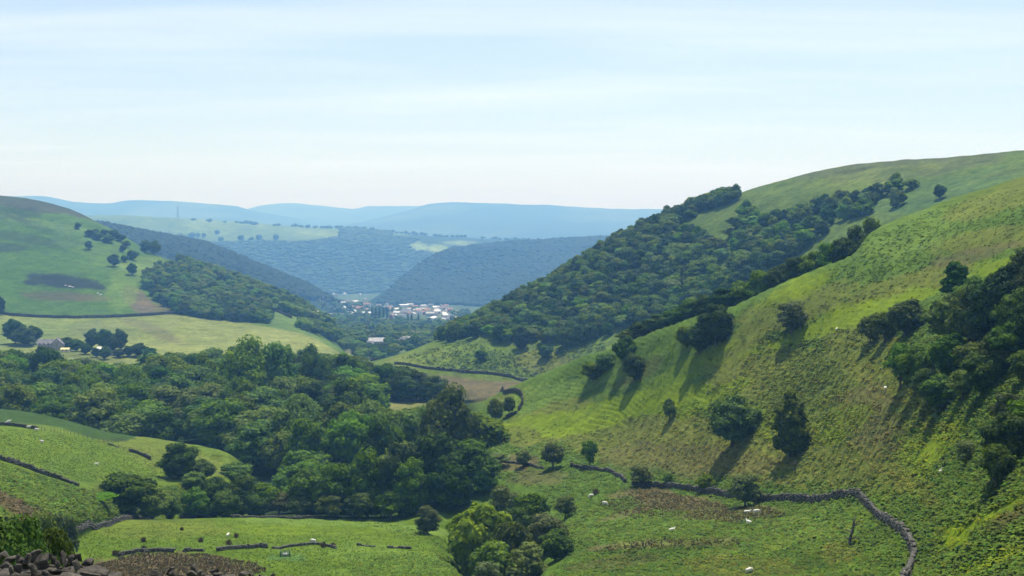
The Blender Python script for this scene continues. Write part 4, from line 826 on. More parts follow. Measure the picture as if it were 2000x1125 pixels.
wood('hazy mixed woods on the far valley side below the plateau', [[(180, 462), (300, 468), (400, 476), (520, 472), (600, 474), (650, 466), (655, 447), (760, 453), (760, 462), (820, 470), (790, 480), (830, 495), (900, 500), (920, 478), (1000, 478), (1170, 476), (1200, 560), (600, 610), (180, 520)]], PLATEAU, 17, (4200, 5600), (8, 14), (20, 34), dot_c, 480,
   keep=lambda px, py, X, Y: ~((px < 665) & (py < 466)) & (fbm(X/150, Y/150, 5, 3) > -.30))
r_ = np.random.default_rng(9); sky_r = []
for (x0, x1, dx) in [(470, 530, 6), (536, 546, 8), (572, 612, 7), (615, 730, 7), (735, 960, 9), (960, 1170, 8), (408, 414, 8), (438, 440, 6), (462, 464, 6), (379, 381, 5)]:
    px = x0
    while px < x1:
        a_, _ = ray(px, HORIZON); rr = 5540 if px < 1000 else 5440; x, y = xy(float(a_), rr+r_.uniform(-20, 20)); sky_r.append([x, y, float(ground([x], [y], [PLATEAU])[0])]); px += dx*.75*r_.exponential()+2
instancer('tree_row', sky_r, np.stack([r_.uniform(1.2, 2.2, len(sky_r)), r_.uniform(1.2, 2.2, len(sky_r)), r_.uniform(.7, 1.5, len(sky_r))], 1), dot_c, 'tiny trees strung along the edge of the far plateau')
mid_s = [[x, y, z] for (x, y, z) in hit([398, 424, 352, 362, 374, 386, 430, 470, 492, 505, 540, 330, 340], [463, 458, 468, 468, 466, 464, 473, 471, 472, 470, 470, 468, 470], [PLATEAU]) if x == x]
instancer('tree_row', mid_s, r_.uniform(1.4, 2.6, len(mid_s)), dot_c, 'hazy bushes on the pale meadow of the far plateau')
# ------------------------------------------------------------------ ground plants nobody could count
def plants(name, label, poly, n_, size, hgt, layer, mat, seed, tint=(1, 1, 1), keep=None, cards=4, flat=.5, fixed=None, var=.3):
    r_ = np.random.default_rng(seed); xs = [p[0] for p in poly]; ys = [p[1] for p in poly]
    px = r_.uniform(min(xs), max(xs), int(n_*1.5)); py = r_.uniform(min(ys), max(ys), int(n_*1.5)); m = inside(poly, px, py); px, py = px[m][:n_], py[m][:n_]
    if keep is not None: m = keep(px, py); px, py = px[m], py[m]
    P = hit(px, py, [layer]); m = np.isfinite(P[:, 0]); P = P[m]
    zt = ground(P[:, 0], P[:, 1], LAYERS); m = P[:, 2] > zt-.3; P = P[m]
    C = layer.colour(P[:, 0], P[:, 1]) if fixed is None else np.tile(fixed, (len(P), 1))
    if fixed is None: q_ = C[:, 1]/C[:, 2]; w_ = C[:, 0]/C[:, 1]; m = r_.random(len(C)) < np.clip((21-q_)/8, .1, 1)*np.clip((.88-w_)/.2, .35, 1); P, C = P[m], C[m]
    k = len(P); s_ = r_.uniform(size[0], size[1], k); h = r_.uniform(hgt[0], hgt[1], k)
    patch = fbm(P[:, 0]/3.5, P[:, 1]/3.5, seed, 2)
    C = C*np.array(tint)*(1+var*r_.normal(size=k)+.2*patch)[:, None]*np.stack([1+.14*r_.normal(size=k), np.ones(k), 1+.12*r_.normal(size=k)], 1); C = np.clip(C, .006, .5)
    V = []; th0 = r_.uniform(0, 6.28, k)
    for c in range(cards):
        th = th0+c*2*math.pi/cards+r_.uniform(-.5, .5, k); dx, dy = np.cos(th), np.sin(th); L_ = s_*r_.uniform(.7, 1.2, k); hh = h*r_.uniform(.6, 1.2, k)
        base = P+np.stack([dx*.05, dy*.05, -.12*np.ones(k)], 1)
        midp = P+np.stack([dx*L_*.5, dy*L_*.5, hh], 1); wv = np.stack([-dy*L_*.34, dx*L_*.34, np.zeros(k)], 1)
        tip = P+np.stack([dx*L_, dy*L_, hh*flat], 1)
        V.append(np.stack([base, midp+wv, tip, midp-wv], 1))
    V = np.stack(V, 1).reshape(-1, 3); i = np.arange(k*cards)*4
    F = np.concatenate([np.stack([i, i+1, i+3], 1), np.stack([i+1, i+2, i+3], 1)])
    me = mesh_np(name, V, F, [mat], {'cover': np.repeat(C, cards*4, 0)}); tag(link(name, me), label, None, None, 'stuff')
def plant_mat(name, trans=.3):
    m = bpy.data.materials.new(name); n, l = nodes(m); a = n.new('ShaderNodeAttribute'); a.attribute_name = 'cover'
    d = n.new('ShaderNodeBsdfPrincipled'); d.inputs['Roughness'].default_value = .6; d.inputs['Specular IOR Level'].default_value = .04; t = n.new('ShaderNodeBsdfTranslucent'); l.new(a.outputs['Color'], d.inputs['Base Color']); l.new(a.outputs['Color'], t.inputs['Color'])
    ms = n.new('ShaderNodeMixShader'); ms.inputs[0].default_value = trans; l.new(d.outputs[0], ms.inputs[1]); l.new(t.outputs[0], ms.inputs[2]); o = n.new('ShaderNodeOutputMaterial'); l.new(ms.outputs[0], o.inputs['Surface']); return m
M_PLANT = plant_mat('fern_frond')
moss = lambda px, py: fbm(px/40, py/22, 77, 3) > -.75
plants('bracken', 'green bracken carpeting the near hillside and the slope below the stone wall', [(1070, 1135), (1120, 1060), (1060, 960), (960, 930), (950, 870), (1010, 845), (1300, 760), (1430, 740), (1500, 640), (1700, 640), (1850, 620), (2350, 560), (2350, 1135)], 58000, (.36, .80), (.14, .34), NEAR, M_PLANT, 501, (1.24, 1.16, .95), var=.24)
plants('bracken', 'finer bracken and rough grass on the upper part of the near hillside', [(960, 840), (1000, 775), (1190, 690), (1440, 605), (1660, 505), (1690, 465), (1850, 400), (2350, 290), (2350, 570), (1800, 640), (1500, 660), (1430, 760), (1200, 830)], 19000, (.35, .7), (.08, .22), NEAR, M_PLANT, 502, (1.2, 1.12, .95), var=.2)
plants('bracken', 'bracken on the lower corner of the left field', [(-60, 1010), (-60, 890), (0, 905), (80, 930), (160, 955), (260, 960), (440, 930), (440, 970), (250, 1010), (150, 1020)], 7500, (.5, 1.0), (.2, .45), FIELD, M_PLANT, 503, (1.1, 1.12, 1.1))
plants('bracken', 'light green bracken along the edge of the sheep pasture', [(640, 1012), (760, 1022), (860, 1050), (925, 1100), (925, 1130), (700, 1130), (660, 1100), (800, 1080), (860, 1085), (840, 1055), (740, 1030)], 2600, (.3, .6), (.15, .3), NEAR, M_PLANT, 504, (1.25, 1.25, 1.2))
plants('rushes', 'brown rushes in the wet patch of the sheep pasture', [(150, 1112), (280, 1080), (400, 1082), (500, 1100), (520, 1118), (430, 1135), (150, 1135)], 3600, (.15, .35), (.14, .3), NEAR, M_PLANT, 505, fixed=(.10, .082, .038), flat=1.2)
plants('rushes', 'brown rushes in the wet hollows below the stone wall', [(1160, 985), (1260, 955), (1400, 985), (1500, 990), (1540, 1008), (1440, 1022), (1330, 1012), (1240, 1014)], 2200, (.2, .45), (.15, .35), NEAR, M_PLANT, 506, fixed=(.095, .085, .034), flat=1.2)
plants('rushes', 'dark rushes in a band across the lower bracken field', [(1170, 1072), (1300, 1052), (1440, 1058), (1450, 1072), (1300, 1078), (1190, 1086)], 350, (.15, .4), (.2, .45), NEAR, M_PLANT, 507, fixed=(.075, .075, .028), flat=1.2)
plants('grass', 'rough grass tufts of the sheep pasture', [(130, 1050), (300, 1018), (600, 1016), (800, 1030), (880, 1060), (915, 1130), (520, 1130), (480, 1090), (380, 1075), (180, 1095)], 5200, (.12, .3), (.08, .22), NEAR, M_PLANT, 508, (1.05, 1.02, 1.0), var=.15)
plants('grass', 'rough grass tufts of the left field', [(-60, 835), (80, 842), (260, 872), (440, 890), (420, 925), (250, 950), (150, 940), (0, 900)], 5000, (.2, .5), (.08, .22), FIELD, M_PLANT, 509, (1.05, 1.02, 1.0), var=.14)
plants('bushes', 'scrub and gorse clumps roughening the foot of the far right hill', [(900, 665), (1000, 690), (1180, 670), (1200, 700), (1040, 738), (800, 710), (780, 700)], 1500, (.6, 1.6), (.4, 1.0), WOODHILL, M_PLANT, 510, (.8, .85, .8))

# ------------------------------------------------------------------ dry stone walls
BOXF = np.array([[0, 3, 2, 1], [4, 5, 6, 7], [0, 1, 5, 4], [1, 2, 6, 5], [2, 3, 7, 6], [3, 0, 4, 7]])
def stones_mesh(name, C, D, size, r_, mat, jit=.21):
    """C centres (n,3), D unit directions along the wall (n,2), size (n,3) -> jittered blocks"""
    k = len(C); base = np.array([(-1, -1, -1), (1, -1, -1), (1, 1, -1), (-1, 1, -1), (-1, -1, 1), (1, -1, 1), (1, 1, 1), (-1, 1, 1)])*.5
    v = base[None]+r_.uniform(-jit, jit, (k, 8, 3)); v = v*size[:, None, :]
    x = v[..., 0]*D[:, None, 0]-v[..., 1]*D[:, None, 1]; y = v[..., 0]*D[:, None, 1]+v[..., 1]*D[:, None, 0]
    V = np.stack([x, y, v[..., 2]], -1)+C[:, None, :]
    F = (BOXF[None]+(np.arange(k)*8)[:, None, None]).reshape(-1, 4); return mesh_np(name, V.reshape(-1, 3), F, [mat])
def wall_path(pts, layers=None):
    P = np.array([H1(px, py, layers) for px, py in pts]); P = P[np.isfinite(P[:, 0])]; d = np.concatenate([[0], np.cumsum(np.hypot(*np.diff(P[:, :2], axis=0).T))])
    n_ = max(int(d[-1]/.5), 8); t = np.linspace(0, d[-1], n_); x = np.interp(t, d, P[:, 0]); y = np.interp(t, d, P[:, 1])
    k = np.ones(9)/9; xs = np.convolve(np.pad(x, 4, 'edge'), k, 'valid'); ys = np.convolve(np.pad(y, 4, 'edge'), k, 'valid'); return t, xs, ys
def wall(pts, label, h=1.25, L_=.5, ch=.26, depth=.55, layers=None, cop=0, ruin=0., seed=0, name='stone_wall', mat=None):
    mat = mat or M_STONE_W; r_ = np.random.default_rng(600+seed); t, x, y = wall_path(pts, layers); tot = t[-1]
    mid = len(x)//2; z0 = float(ground([x[mid]], [y[mid]])[0]); org = np.array([x[mid], y[mid], z0]); e = empty(name, org); tag(e, label, 'wall')
    C, D, S = [], [], []; coping = []
    nc = max(1, int(round(h/ch)))
    for c in range(nc+1):
        s_ = r_.uniform(0, L_)
        while s_ < tot:
            l_ = L_*r_.uniform(.6, 1.5); q = s_+l_/2; xx, yy = np.interp(q, t, x), np.interp(q, t, y); x2, y2 = np.interp(q+.4, t, x), np.interp(q+.4, t, y); x1, y1 = np.interp(q-.4, t, x), np.interp(q-.4, t, y)
            d = np.array([x2-x1, y2-y1]); d /= np.linalg.norm(d)+1e-9
            hh = h*(1-ruin*(.5+.5*float(fbm(np.array([q/6]), np.array([seed*3.1]), 3, 3)[0]))*1.6)
            if c*ch < hh+(r_.uniform(-.1, .2) if c == nc else 0):
                rr = math.hypot(xx, yy); top = (c+1)*ch >= hh
                item = ((xx+r_.normal()*.03, yy+r_.normal()*.03, c*ch+ch*.4), d, (l_*.98, depth*(1-.25*c/nc)*r_.uniform(.85, 1.15), ch*r_.uniform(.85, 1.2)))
                if top and cop and rr < cop: coping.append(item)
                else: C.append(item[0]); D.append(item[1]); S.append(item[2])
            s_ += l_
    def place(items):
        a = np.array([i for i in items], float); a[:, 2] += ground(a[:, 0], a[:, 1]); return a-org
    C = place(C); o = link('stonework', stones_mesh('stonework', C, np.array(D), np.array(S), r_, mat), e); o['kind'] = 'stuff'
    if coping:
        ms = [stones_mesh('coping_stone', np.zeros((1, 3)), np.array([[1., 0.]]), np.ones((1, 3)), r_, mat) for _ in range(5)]
        cc = place([i[0] for i in coping])
        for p, (_, d, s_) in zip(cc, coping):
            o = link('coping_stone', random.choice(ms), e); o.location = p; o.rotation_euler = (0, 0, math.atan2(d[1], d[0])); o.scale = s_
    return e
wall([(1230, 948), (1290, 953), (1340, 957), (1380, 965), (1430, 972), (1470, 982), (1560, 980), (1640, 972), (1678, 972), (1692, 990), (1716, 1014), (1750, 1036), (1774, 1060), (1786, 1090), (1776, 1122), (1762, 1150), (1750, 1175)], 'long dry stone wall curving round the bracken field and down to the lower right', h=1.3, cop=172, ruin=.12, seed=1)
wall([(1112, 912), (1150, 917), (1192, 922), (1214, 934), (1222, 944)], 'short broken stretch of dry stone wall left of the long curving one', h=1.25, ruin=.3, seed=2)
wall([(952, 900), (985, 902), (1012, 905), (1040, 910), (1062, 916)], 'low ruined wall and earth bank at the foot of the moss slope', h=1.0, ruin=.55, seed=3)
wall([(948, 780), (985, 770), (1008, 765), (1020, 774), (1021, 790), (1012, 803)], 'small stone wall looping round the nook behind the gully', h=1.5, L_=.8, ruin=.1, seed=4)
wall([(984, 820), (998, 812), (1012, 806)], 'short stone wall below the two pale trees of the nook', h=1.2, L_=.7, ruin=.2, seed=5)
wall([(128, 1044), (180, 1029), (230, 1020), (270, 1014), (302, 1011)], 'pale-topped stone wall along the upper left edge of the sheep pasture', h=1.0, ruin=.15, seed=6)
wall([(350, 1013), (385, 1011), (420, 1011)], 'short low wall piece in the middle of the pasture crest', h=.8, ruin=.35, seed=7)
wall([(448, 1012), (520, 1011), (600, 1012), (635, 1013)], 'tumbled wall with small gaps along the right half of the pasture crest', h=.8, ruin=.45, seed=8)
wall([(228, 1089), (262, 1080), (300, 1077), (345, 1079)], 'dark-faced low wall at the left of the line crossing the pasture', h=.75, ruin=.25, seed=9)
wall([(352, 1078), (380, 1076), (402, 1077)], 'humped low wall piece at the edge of the brown rushes', h=.8, ruin=.4, seed=10)
wall([(420, 1078), (450, 1073), (490, 1071), (525, 1071)], 'dark-faced low wall in the middle of the line crossing the pasture', h=.75, ruin=.2, seed=11)
wall([(530, 1072), (560, 1068), (590, 1066), (612, 1062), (632, 1065), (658, 1072)], 'scattered tumbled wall under the larger sheep of the pasture', h=.75, ruin=.55, seed=12)
wall([(690, 1066), (715, 1066), (735, 1069)], 'little heap of fallen wall at the right of the pasture line', h=.5, ruin=.6, seed=13)
wall([(752, 1070), (780, 1071), (806, 1073)], 'rightmost fallen remnant of the wall line crossing the pasture', h=.5, ruin=.6, seed=14)
wall([(-40, 886), (0, 899), (60, 917), (110, 934), (155, 951)], 'overgrown brown wall running diagonally down the left field', h=1.1, ruin=.3, seed=15, layers=[FIELD])
wall([(-20, 829), (10, 831), (40, 834), (76, 840)], 'dark low wall below the shaded crop at the top of the left field', h=1.0, L_=.7, ruin=.2, seed=16, layers=[FIELD])
wall([(250, 882), (268, 886), (282, 892), (294, 899)], 'short dark ruined wall alone in the right half of the left field', h=1.2, L_=.6, ruin=.2, seed=17, layers=[FIELD])
wall([(207, 867), (222, 870), (233, 875)], 'faint remnant of wall just under the fence in the left field', h=.5, L_=.6, ruin=.5, seed=18, layers=[FIELD])
wall([(-50, 604), (0, 613), (60, 619), (150, 622), (240, 619), (310, 615), (350, 612)], 'long dark wall between the green left hillside and the yellow fields', h=2.6, L_=2.4, ch=.9, depth=1.6, ruin=.15, seed=19, layers=[LEFTHILL])
wall([(535, 606), (552, 614), (570, 622)], 'thin dark wall on the small green field below the left hill wood', h=1.8, L_=2, ch=.8, depth=1.3, ruin=.1, seed=20, layers=[LEFTHILL])
wall([(768, 711), (800, 714), (850, 722), (900, 727), (960, 731), (1000, 737), (1042, 744)], 'long dark wall at the foot of the far right hill above the brown field', h=1.5, L_=1.4, ch=.5, depth=1., ruin=.12, seed=21, layers=[WOODHILL])
wall([(722, 706), (738, 703), (752, 699)], 'small dark wall end where the far right hill meets the valley', h=1.4, L_=1.2, ch=.5, depth=1., ruin=.1, seed=22, layers=[WOODHILL])

# heap of loose stones in the foreground
def rock_mesh(seed, sx, sy, sz, mat):
    r_ = np.random.default_rng(seed); bm = bmesh.new()
    for p in r_.uniform(-1, 1, (16, 3)):
        p = p/max(abs(p).max(), 1e-6)*r_.uniform(.82, 1.0) if r_.random() < .75 else p; bm.verts.new((p[0]*sx/2, p[1]*sy/2, p[2]*sz/2))
    res = bmesh.ops.convex_hull(bm, input=bm.verts); bmesh.ops.delete(bm, geom=[g_ for g_ in res['geom_interior'] if isinstance(g_, bmesh.types.BMVert)], context='VERTS')
    bmesh.ops.bevel(bm, geom=bm.edges[:], offset=min(sx, sz)*.05, segments=1, affect='EDGES')
    me = bpy.data.meshes.new('stone'); bm.to_mesh(me); bm.free(); me.materials.append(mat); return me
heap = [(8, 1083, 28, 10, -5), (17, 1094, 34, 13, -35), (34, 1088, 15, 8, -42), (39, 1097, 24, 11, -40), (53, 1091, 13, 20, 10), (50, 1106, 20, 24, 5), (67, 1086, 15, 30, 25), (77, 1102, 28, 36, 0), (86, 1096, 11, 34, 32), (95, 1089, 9, 17, 38), (103, 1097, 16, 19, -10), (100, 1109, 18, 12, 0), (113, 1103, 9, 15, -15), (123, 1090, 9, 26, -8), (130, 1101, 10, 32, 5), (138, 1092, 11, 18, 15), (143, 1104, 10, 22, -10), (152, 1089, 11, 16, 5), (149, 1104, 7, 20, -20), (156, 1108, 13, 12, 40), (171, 1100, 26, 20, 12), (172, 1109, 32, 9, 0),
 (116, 1116, 48, 8, 3), (176, 1115, 72, 9, -2), (186, 1123, 52, 9, 4), (88, 1121, 18, 13, 15), (30, 1124, 22, 11, 0), (8, 1121, 24, 9, -4), (22, 1113, 9, 16, -10), (60, 1121, 22, 11, 0), (140, 1125, 42, 9, 0), (205, 1124, 14, 12, 0), (36, 1110, 18, 16, 20), (12, 1106, 20, 15, -15), (64, 1108, 12, 20, -12), (114, 1110, 16, 9, 8), (130, 1113, 18, 9, -5), (-14, 1090, 26, 20, 10), (-20, 1110, 30, 18, 0)]
heap_r = [(302, 1120, 18, 16, -12), (312, 1125, 14, 10, 0), (333, 1116, 9, 20, 35), (336, 1122, 14, 14, -15), (380, 1114, 11, 20, -28), (375, 1121, 20, 12, 10), (389, 1118, 8, 14, 15), (397, 1123, 14, 8, 0), (420, 1117, 20, 9, -18), (425, 1123, 18, 9, 0), (478, 1121, 24, 10, -10), (490, 1124, 14, 8, 8), (508, 1125, 8, 8, 0), (532, 1124, 10, 7, -30), (352, 1126, 16, 8, 0), (450, 1127, 20, 8, 0)]
def stone_heap(lst, label, seed, r0, body):
    x0, y0 = at(body[0], r0)[:2]; px_m = (body[0]+body[1])/2; e = empty('stone_wall', at(px_m, r0)); tag(e, label, 'wall'); org = np.array(e.location)
    r_ = np.random.default_rng(seed)
    for i, (px, py, wp, hp, rot) in enumerate(lst):
        r = r0+r_.uniform(-.35, .35)+(1118-py)*.012; a_, s_ = ray(px, py); x, y = xy(float(a_), r); k = r/FPX
        flat = wp > 2.5*hp
        m = rock_mesh(seed*100+i, wp*k*1.05, (max(wp, hp)*.8 if not flat else wp*.55)*k, hp*k*1.08, M_STONE)
        o = link('stone', m, e); o.location = np.array([x, y, float(s_)*r])-org; o.rotation_euler = (r_.uniform(-.25, .25), math.radians(rot), r_.uniform(-.4, .4))
    C, D, S = [], [], []
    xs0, xs1 = [float(xy(float(ray(p, 1130)[0]), r0)[0]) for p in body[:2]]
    for row in range(9):
        x = xs0
        while x < xs1:
            l_ = r_.uniform(.12, .3); xx = x+l_/2; px = 1000+xx/r0*FPX; ytop = np.interp(px, [p[0] for p in body[2]], [p[1] for p in body[2]])
            z = float(ray(px, ytop)[1])*r0-.07-row*.14
            for dd in (-.22, .12): C.append([xx, math.sqrt(r0*r0-xx*xx)+dd+r_.uniform(-.03, .03), z]); D.append([1, 0]); S.append([l_*.97, .32, .135])
            x += l_
    o = link('stonework', stones_mesh('stonework', np.array(C)-org, np.array(D, float), np.array(S), r_, M_STONE, .12), e); o['kind'] = 'stuff'
stone_heap(heap, 'heap of large jagged stones on a wall top in the lower left corner', 41, 15.0, (-90, 215, [(-90, 1112), (60, 1116), (160, 1118), (212, 1128)]))
stone_heap(heap_r, 'row of stone tips from a low wall at the bottom edge, right of the stone heap', 43, 15.4, (216, 560, [(216, 1138), (300, 1136), (400, 1134), (560, 1140)]))
# ------------------------------------------------------------------ sheep
M_FLEECE = noise_mat('fleece', (.62, .60, .52), (.80, .78, .70), 9, .95, .6, None, .03)
def skin_mesh(name, verts, edges, radii, mat, sub=2):
    me = bpy.data.meshes.new(name); me.from_pydata(verts, edges, []); o = bpy.data.objects.new(name, me); COL.objects.link(o)
    sk = o.modifiers.new('skin', 'SKIN'); ss = o.modifiers.new('sub', 'SUBSURF'); ss.levels = sub; ss.render_levels = sub
    if not me.skin_vertices: me.skin_vertices.new()
    for i, r in enumerate(radii):
        me.skin_vertices[0].data[i].radius = (r, r) if not hasattr(r, '__len__') else r
    me.skin_vertices[0].data[0].use_root = True
    dg = bpy.context.evaluated_depsgraph_get(); dg.update(); out = bpy.data.meshes.new_from_object(o.evaluated_get(dg)); out.name = name
    bpy.data.objects.remove(o); out.materials.clear(); out.materials.append(mat)
    out.polygons.foreach_set('use_smooth', np.ones(len(out.polygons), bool)); return out
def sheep_mesh(pose):
    lift = 0.0 if pose != 'lying' else -.33
    V = [(0, 0, .66+lift), (.30, 0, .68+lift), (.52, 0, .70+lift), (-.30, 0, .67+lift), (-.50, 0, .64+lift)]
    R = [(.27, .28), (.26, .27), (.19, .20), (.27, .28), (.20, .22)]; E = [(0, 1), (1, 2), (0, 3), (3, 4)]
    hd = {'stand': [(.66, 0, .86), (.72, 0, .98), (.90, 0, .92)], 'graze': [(.70, 0, .54), (.80, 0, .28), (.90, 0, .12)], 'lying': [(.66, 0, .55), (.72, 0, .66), (.88, 0, .60)]}[pose]
    i = len(V); V += hd; R += [.12, .095, .055]; E += [(2, i), (i, i+1), (i+1, i+2)]
    for y in (-.07, .07): j = len(V); V.append((hd[1][0]-.04, y*2.0, hd[1][2]+.03)); R.append(.022); E.append((i+1, j))
    V.append((-.66, 0, .52+lift)); R.append(.04); E.append((4, len(V)-1))
    for x, p in ((.40, 1), (-.40, 3)):
        for y in (-.13, .13):
            k = len(V)
            if pose == 'lying': V += [(x+.05, y*1.5, .16), (x+.22, y*1.6, .05)]; R += [.07, .04]
            else: V += [(x, y, .38), (x+(.02 if x > 0 else -.05), y, .20), (x, y, .02)]; R += [.075, .045, .04]
            E.append((p, k)); E += [(q, q+1) for q in range(k, len(V)-1)]
    return skin_mesh('sheep_body', V, E, R, M_FLEECE)
SHEEP = {p: sheep_mesh(p) for p in ('stand', 'graze', 'lying')}
flock = [
 (612, 1061, 'graze', 2.9, [NEAR], 'white sheep grazing on the tumbled wall crossing the pasture, largest of all'),
 (445, 1050, 'stand', 1.4, [NEAR], 'small white sheep standing between dark rush clumps in the pasture'),
 (9, 830, 'stand', .4, [FIELD], 'white sheep at the far left edge by the end of the low dark wall'),
 (17, 824, 'lying', .2, [FIELD], 'white sheep lying just above the low dark wall at the far left'),
 (56, 837, 'stand', .1, [FIELD], 'white sheep close to the right half of the low dark wall, left field'),
 (72, 842, 'graze', 3.3, [FIELD], 'white sheep at the right tip of the low dark wall, left field'),
 (82, 866, 'stand', 2.9, [FIELD], 'white sheep alone in the open grass of the left field'),
 (188, 908, 'lying', 0, [FIELD], 'tiny pale sheep lying on the left field above the broad dark tree'),
 (1155, 972, 'graze', 3.6, [NEAR], 'white sheep by a dark hummock at the left end of the bracken field'),
 (1181, 987, 'graze', -.7, [NEAR], 'pale sheep with dark shadow below the one by the hummock'),
 (1459, 1002, 'lying', 0, [NEAR], 'small white sheep lying in rushes, left one of a pair below the wall'),
 (1477, 1004, 'graze', 0, [NEAR], 'white sheep grazing in rushes, right one of a pair below the wall'),
 (1463, 1022, 'lying', 2.2, [NEAR], 'pale sheep lying in bracken just below the pair in the rushes'),
 (1312, 1037, 'lying', .4, [NEAR], 'pale sheep lying in bracken above the long dark rush band'),
 (1463, 1121, 'graze', .5, [NEAR], 'pale sheep in the bracken at the bottom edge of the picture'),
 (1838, 924, 'lying', 1, [NEAR], 'tiny white sheep in bracken left of the leaning little hawthorn'),
 (1729, 764, 'graze', 1.2, [NEAR], 'white sheep beside the lower band of trees on the right hillside'),
 (1634, 645, 'lying', 1.2, [NEAR], 'tiny white sheep high on the right hillside between wispy bush and copse'),
]
for px, py, pose, rz, ly, lb in flock:
    P = H1(px, py, ly); o = link('sheep', SHEEP[pose]); o.location = P+np.array([0, 0, -.02]); o.rotation_euler = (0, 0, rz); o.scale = (1.0,)*3; tag(o, lb, 'sheep', 'flock of white sheep')

# rush clumps of the pasture, one by one
def clump_mesh(seed):
    r_ = np.random.default_rng(seed); k = 150; th = r_.uniform(0, 6.28, k); rr = r_.uniform(0, .38, k); p = np.stack([np.cos(th)*rr, np.sin(th)*rr, np.full(k, -.05)], 1)
    lean = np.stack([np.cos(th)*rr*.9, np.sin(th)*rr*.9, r_.uniform(.55, .95, k)], 1)+r_.normal(0, .05, (k, 3)); wv = np.stack([-np.sin(th), np.cos(th), np.zeros(k)], 1)*.045
    V = np.stack([p-wv, p+wv, p+lean+wv*.3, p+lean-wv*.3], 1).reshape(-1, 3); F = np.arange(k*4).reshape(-1, 4)
    C = np.repeat(np.array([.085, .062, .035])*r_.uniform(.5, 1.5, k)[:, None], 4, 0); return mesh_np('rush_clump', V, F, [M_PLANT], {'cover': C})
CL = [clump_mesh(i) for i in range(4)]
for i, (px, py, s_, lb) in enumerate([(355, 1036, .9, 'dark rush clump nearest the crest wall in the pasture'), (280, 1058, 1.1, 'dark rush clump near the pasture wall corner, above another'), (281, 1076, 1.2, 'dark rush clump just above the left stretch of crossing wall'),
    (224, 1085, 1.1, 'broad dark rush clump at the far left end of the crossing wall'), (232, 1084, .9, 'dark rush clump touching the right of the broad one at far left'), (392, 1059, 1.2, 'dark rush clump alone left of the small standing sheep'), (447, 1064, 1.2, 'dark rush clump directly below the small standing sheep'), (461, 1050, 1.1, 'dark rush clump directly right of the small standing sheep'),
    (632, 1069, 1.3, 'brown rush clump right of the largest sheep on the tumbled wall'), (651, 1069, 1.1, 'brown rush clump at the right end of the tumbled wall'), (516, 1114, .7, 'little dark rush clump below the green hurdle cage'), (1163, 966, 1.6, 'dark hummock of rushes beside a white sheep in the bracken')]):
    o = link('rush_clump', CL[i % 4]); o.location = H1(px, py, [NEAR]); o.rotation_euler = (0, 0, i*1.3); o.scale = (s_,)*3; tag(o, lb, 'rush clump', 'rush clumps in the pastures')

# ------------------------------------------------------------------ green cage of hurdles round a feeder
def flat_mat(name, c, rough=.6):
    m = bpy.data.materials.new(name); n, l = nodes(m); b = n.new('ShaderNodeBsdfPrincipled'); b.inputs['Base Color'].default_value = (*c, 1); b.inputs['Roughness'].default_value = rough
    t = n.new('ShaderNodeTexNoise'); t.inputs['Scale'].default_value = 4; t.inputs['Detail'].default_value = 5; r = n.new('ShaderNodeMapRange'); r.inputs[3].default_value = .75; r.inputs[4].default_value = 1.2; l.new(t.outputs['Fac'], r.inputs[0])
    v = n.new('ShaderNodeVectorMath'); v.operation = 'SCALE'; v.inputs[0].default_value = c; l.new(r.outputs[0], v.inputs['Scale']); l.new(v.outputs[0], b.inputs['Base Color'])
    o = n.new('ShaderNodeOutputMaterial'); l.new(b.outputs[0], o.inputs['Surface']); return m
M_GREENP = flat_mat('green_paint', (.03, .12, .06)); M_WOOD = noise_mat('grey_wood', (.06, .05, .04), (.15, .13, .10), 8)
P = H1(557, 1086, [NEAR]); e = empty('feeding_pen', P, .3); tag(e, 'green metal hurdle pen in the pasture below the tumbled wall', 'pen')
for k in range(4):
    a0 = math.pi/2*k+math.pi/4; a1 = a0+math.pi/2; p0, p1 = np.array([math.cos(a0), math.sin(a0), 0])*1.25, np.array([math.cos(a1), math.sin(a1), 0])*1.25
    parts = [tube([p0+[0, 0, z], p1+[0, 0, z]], [.03, .03], 4) for z in (.08, .3, .52, .74, .98)]+[tube([p0+(p1-p0)*f+[0, 0, -.3], p0+(p1-p0)*f+[0, 0, 1.0]], [.03, .03], 4) for f in (0, .17, .34, .5, .67, .84, 1)]
    V, F = join(parts); link('hurdle', mesh_np('hurdle', V, F, [M_GREENP]), e)
V, F = tube([[0, 0, .02], [0, 0, .35], [0, 0, .5], [0, 0, .52]], [.45, .6, .66, .1], 10); link('trough', mesh_np('trough', V, F, [flat_mat('galvanised', (.35, .36, .36), .4)]), e)

# fence of the shaded crop
ft = [(78, 841), (110, 845), (150, 851), (175, 857), (200, 865), (230, 864), (255, 860), (272, 852)]
t, fx, fy = wall_path(ft, [FIELD]); fz = ground(fx, fy, [FIELD]); e = empty('fence', (fx[0], fy[0], fz[0])); tag(e, 'post and wire fence along the lower edge of the shaded crop', 'fence'); org = np.array(e.location)
pv, pf = tube([[0, 0, -.3], [0, 0, 1.25], [0, 0, 1.27]], [.09, .08, .02], 6); pm = mesh_np('post', pv, pf, [M_WOOD]); s_ = 0; tops = []
while s_ < t[-1]:
    x, y, z = (float(np.interp(s_, t, q)) for q in (fx, fy, fz)); o = link('post', pm, e); o.location = np.array([x, y, z])-org; o.scale = (1, 1, random.uniform(.8, 1.2)); o.rotation_euler = (random.gauss(0, .05), random.gauss(0, .05), 0); tops.append(np.array([x, y, z])-org); s_ += random.uniform(1.2, 2.4)
for h_ in (.5, .95): V, F = tube([q+np.array([0, 0, h_]) for q in tops], [.012]*len(tops), 3); link('wire', mesh_np('wire', V, F, [M_WOOD]), e)

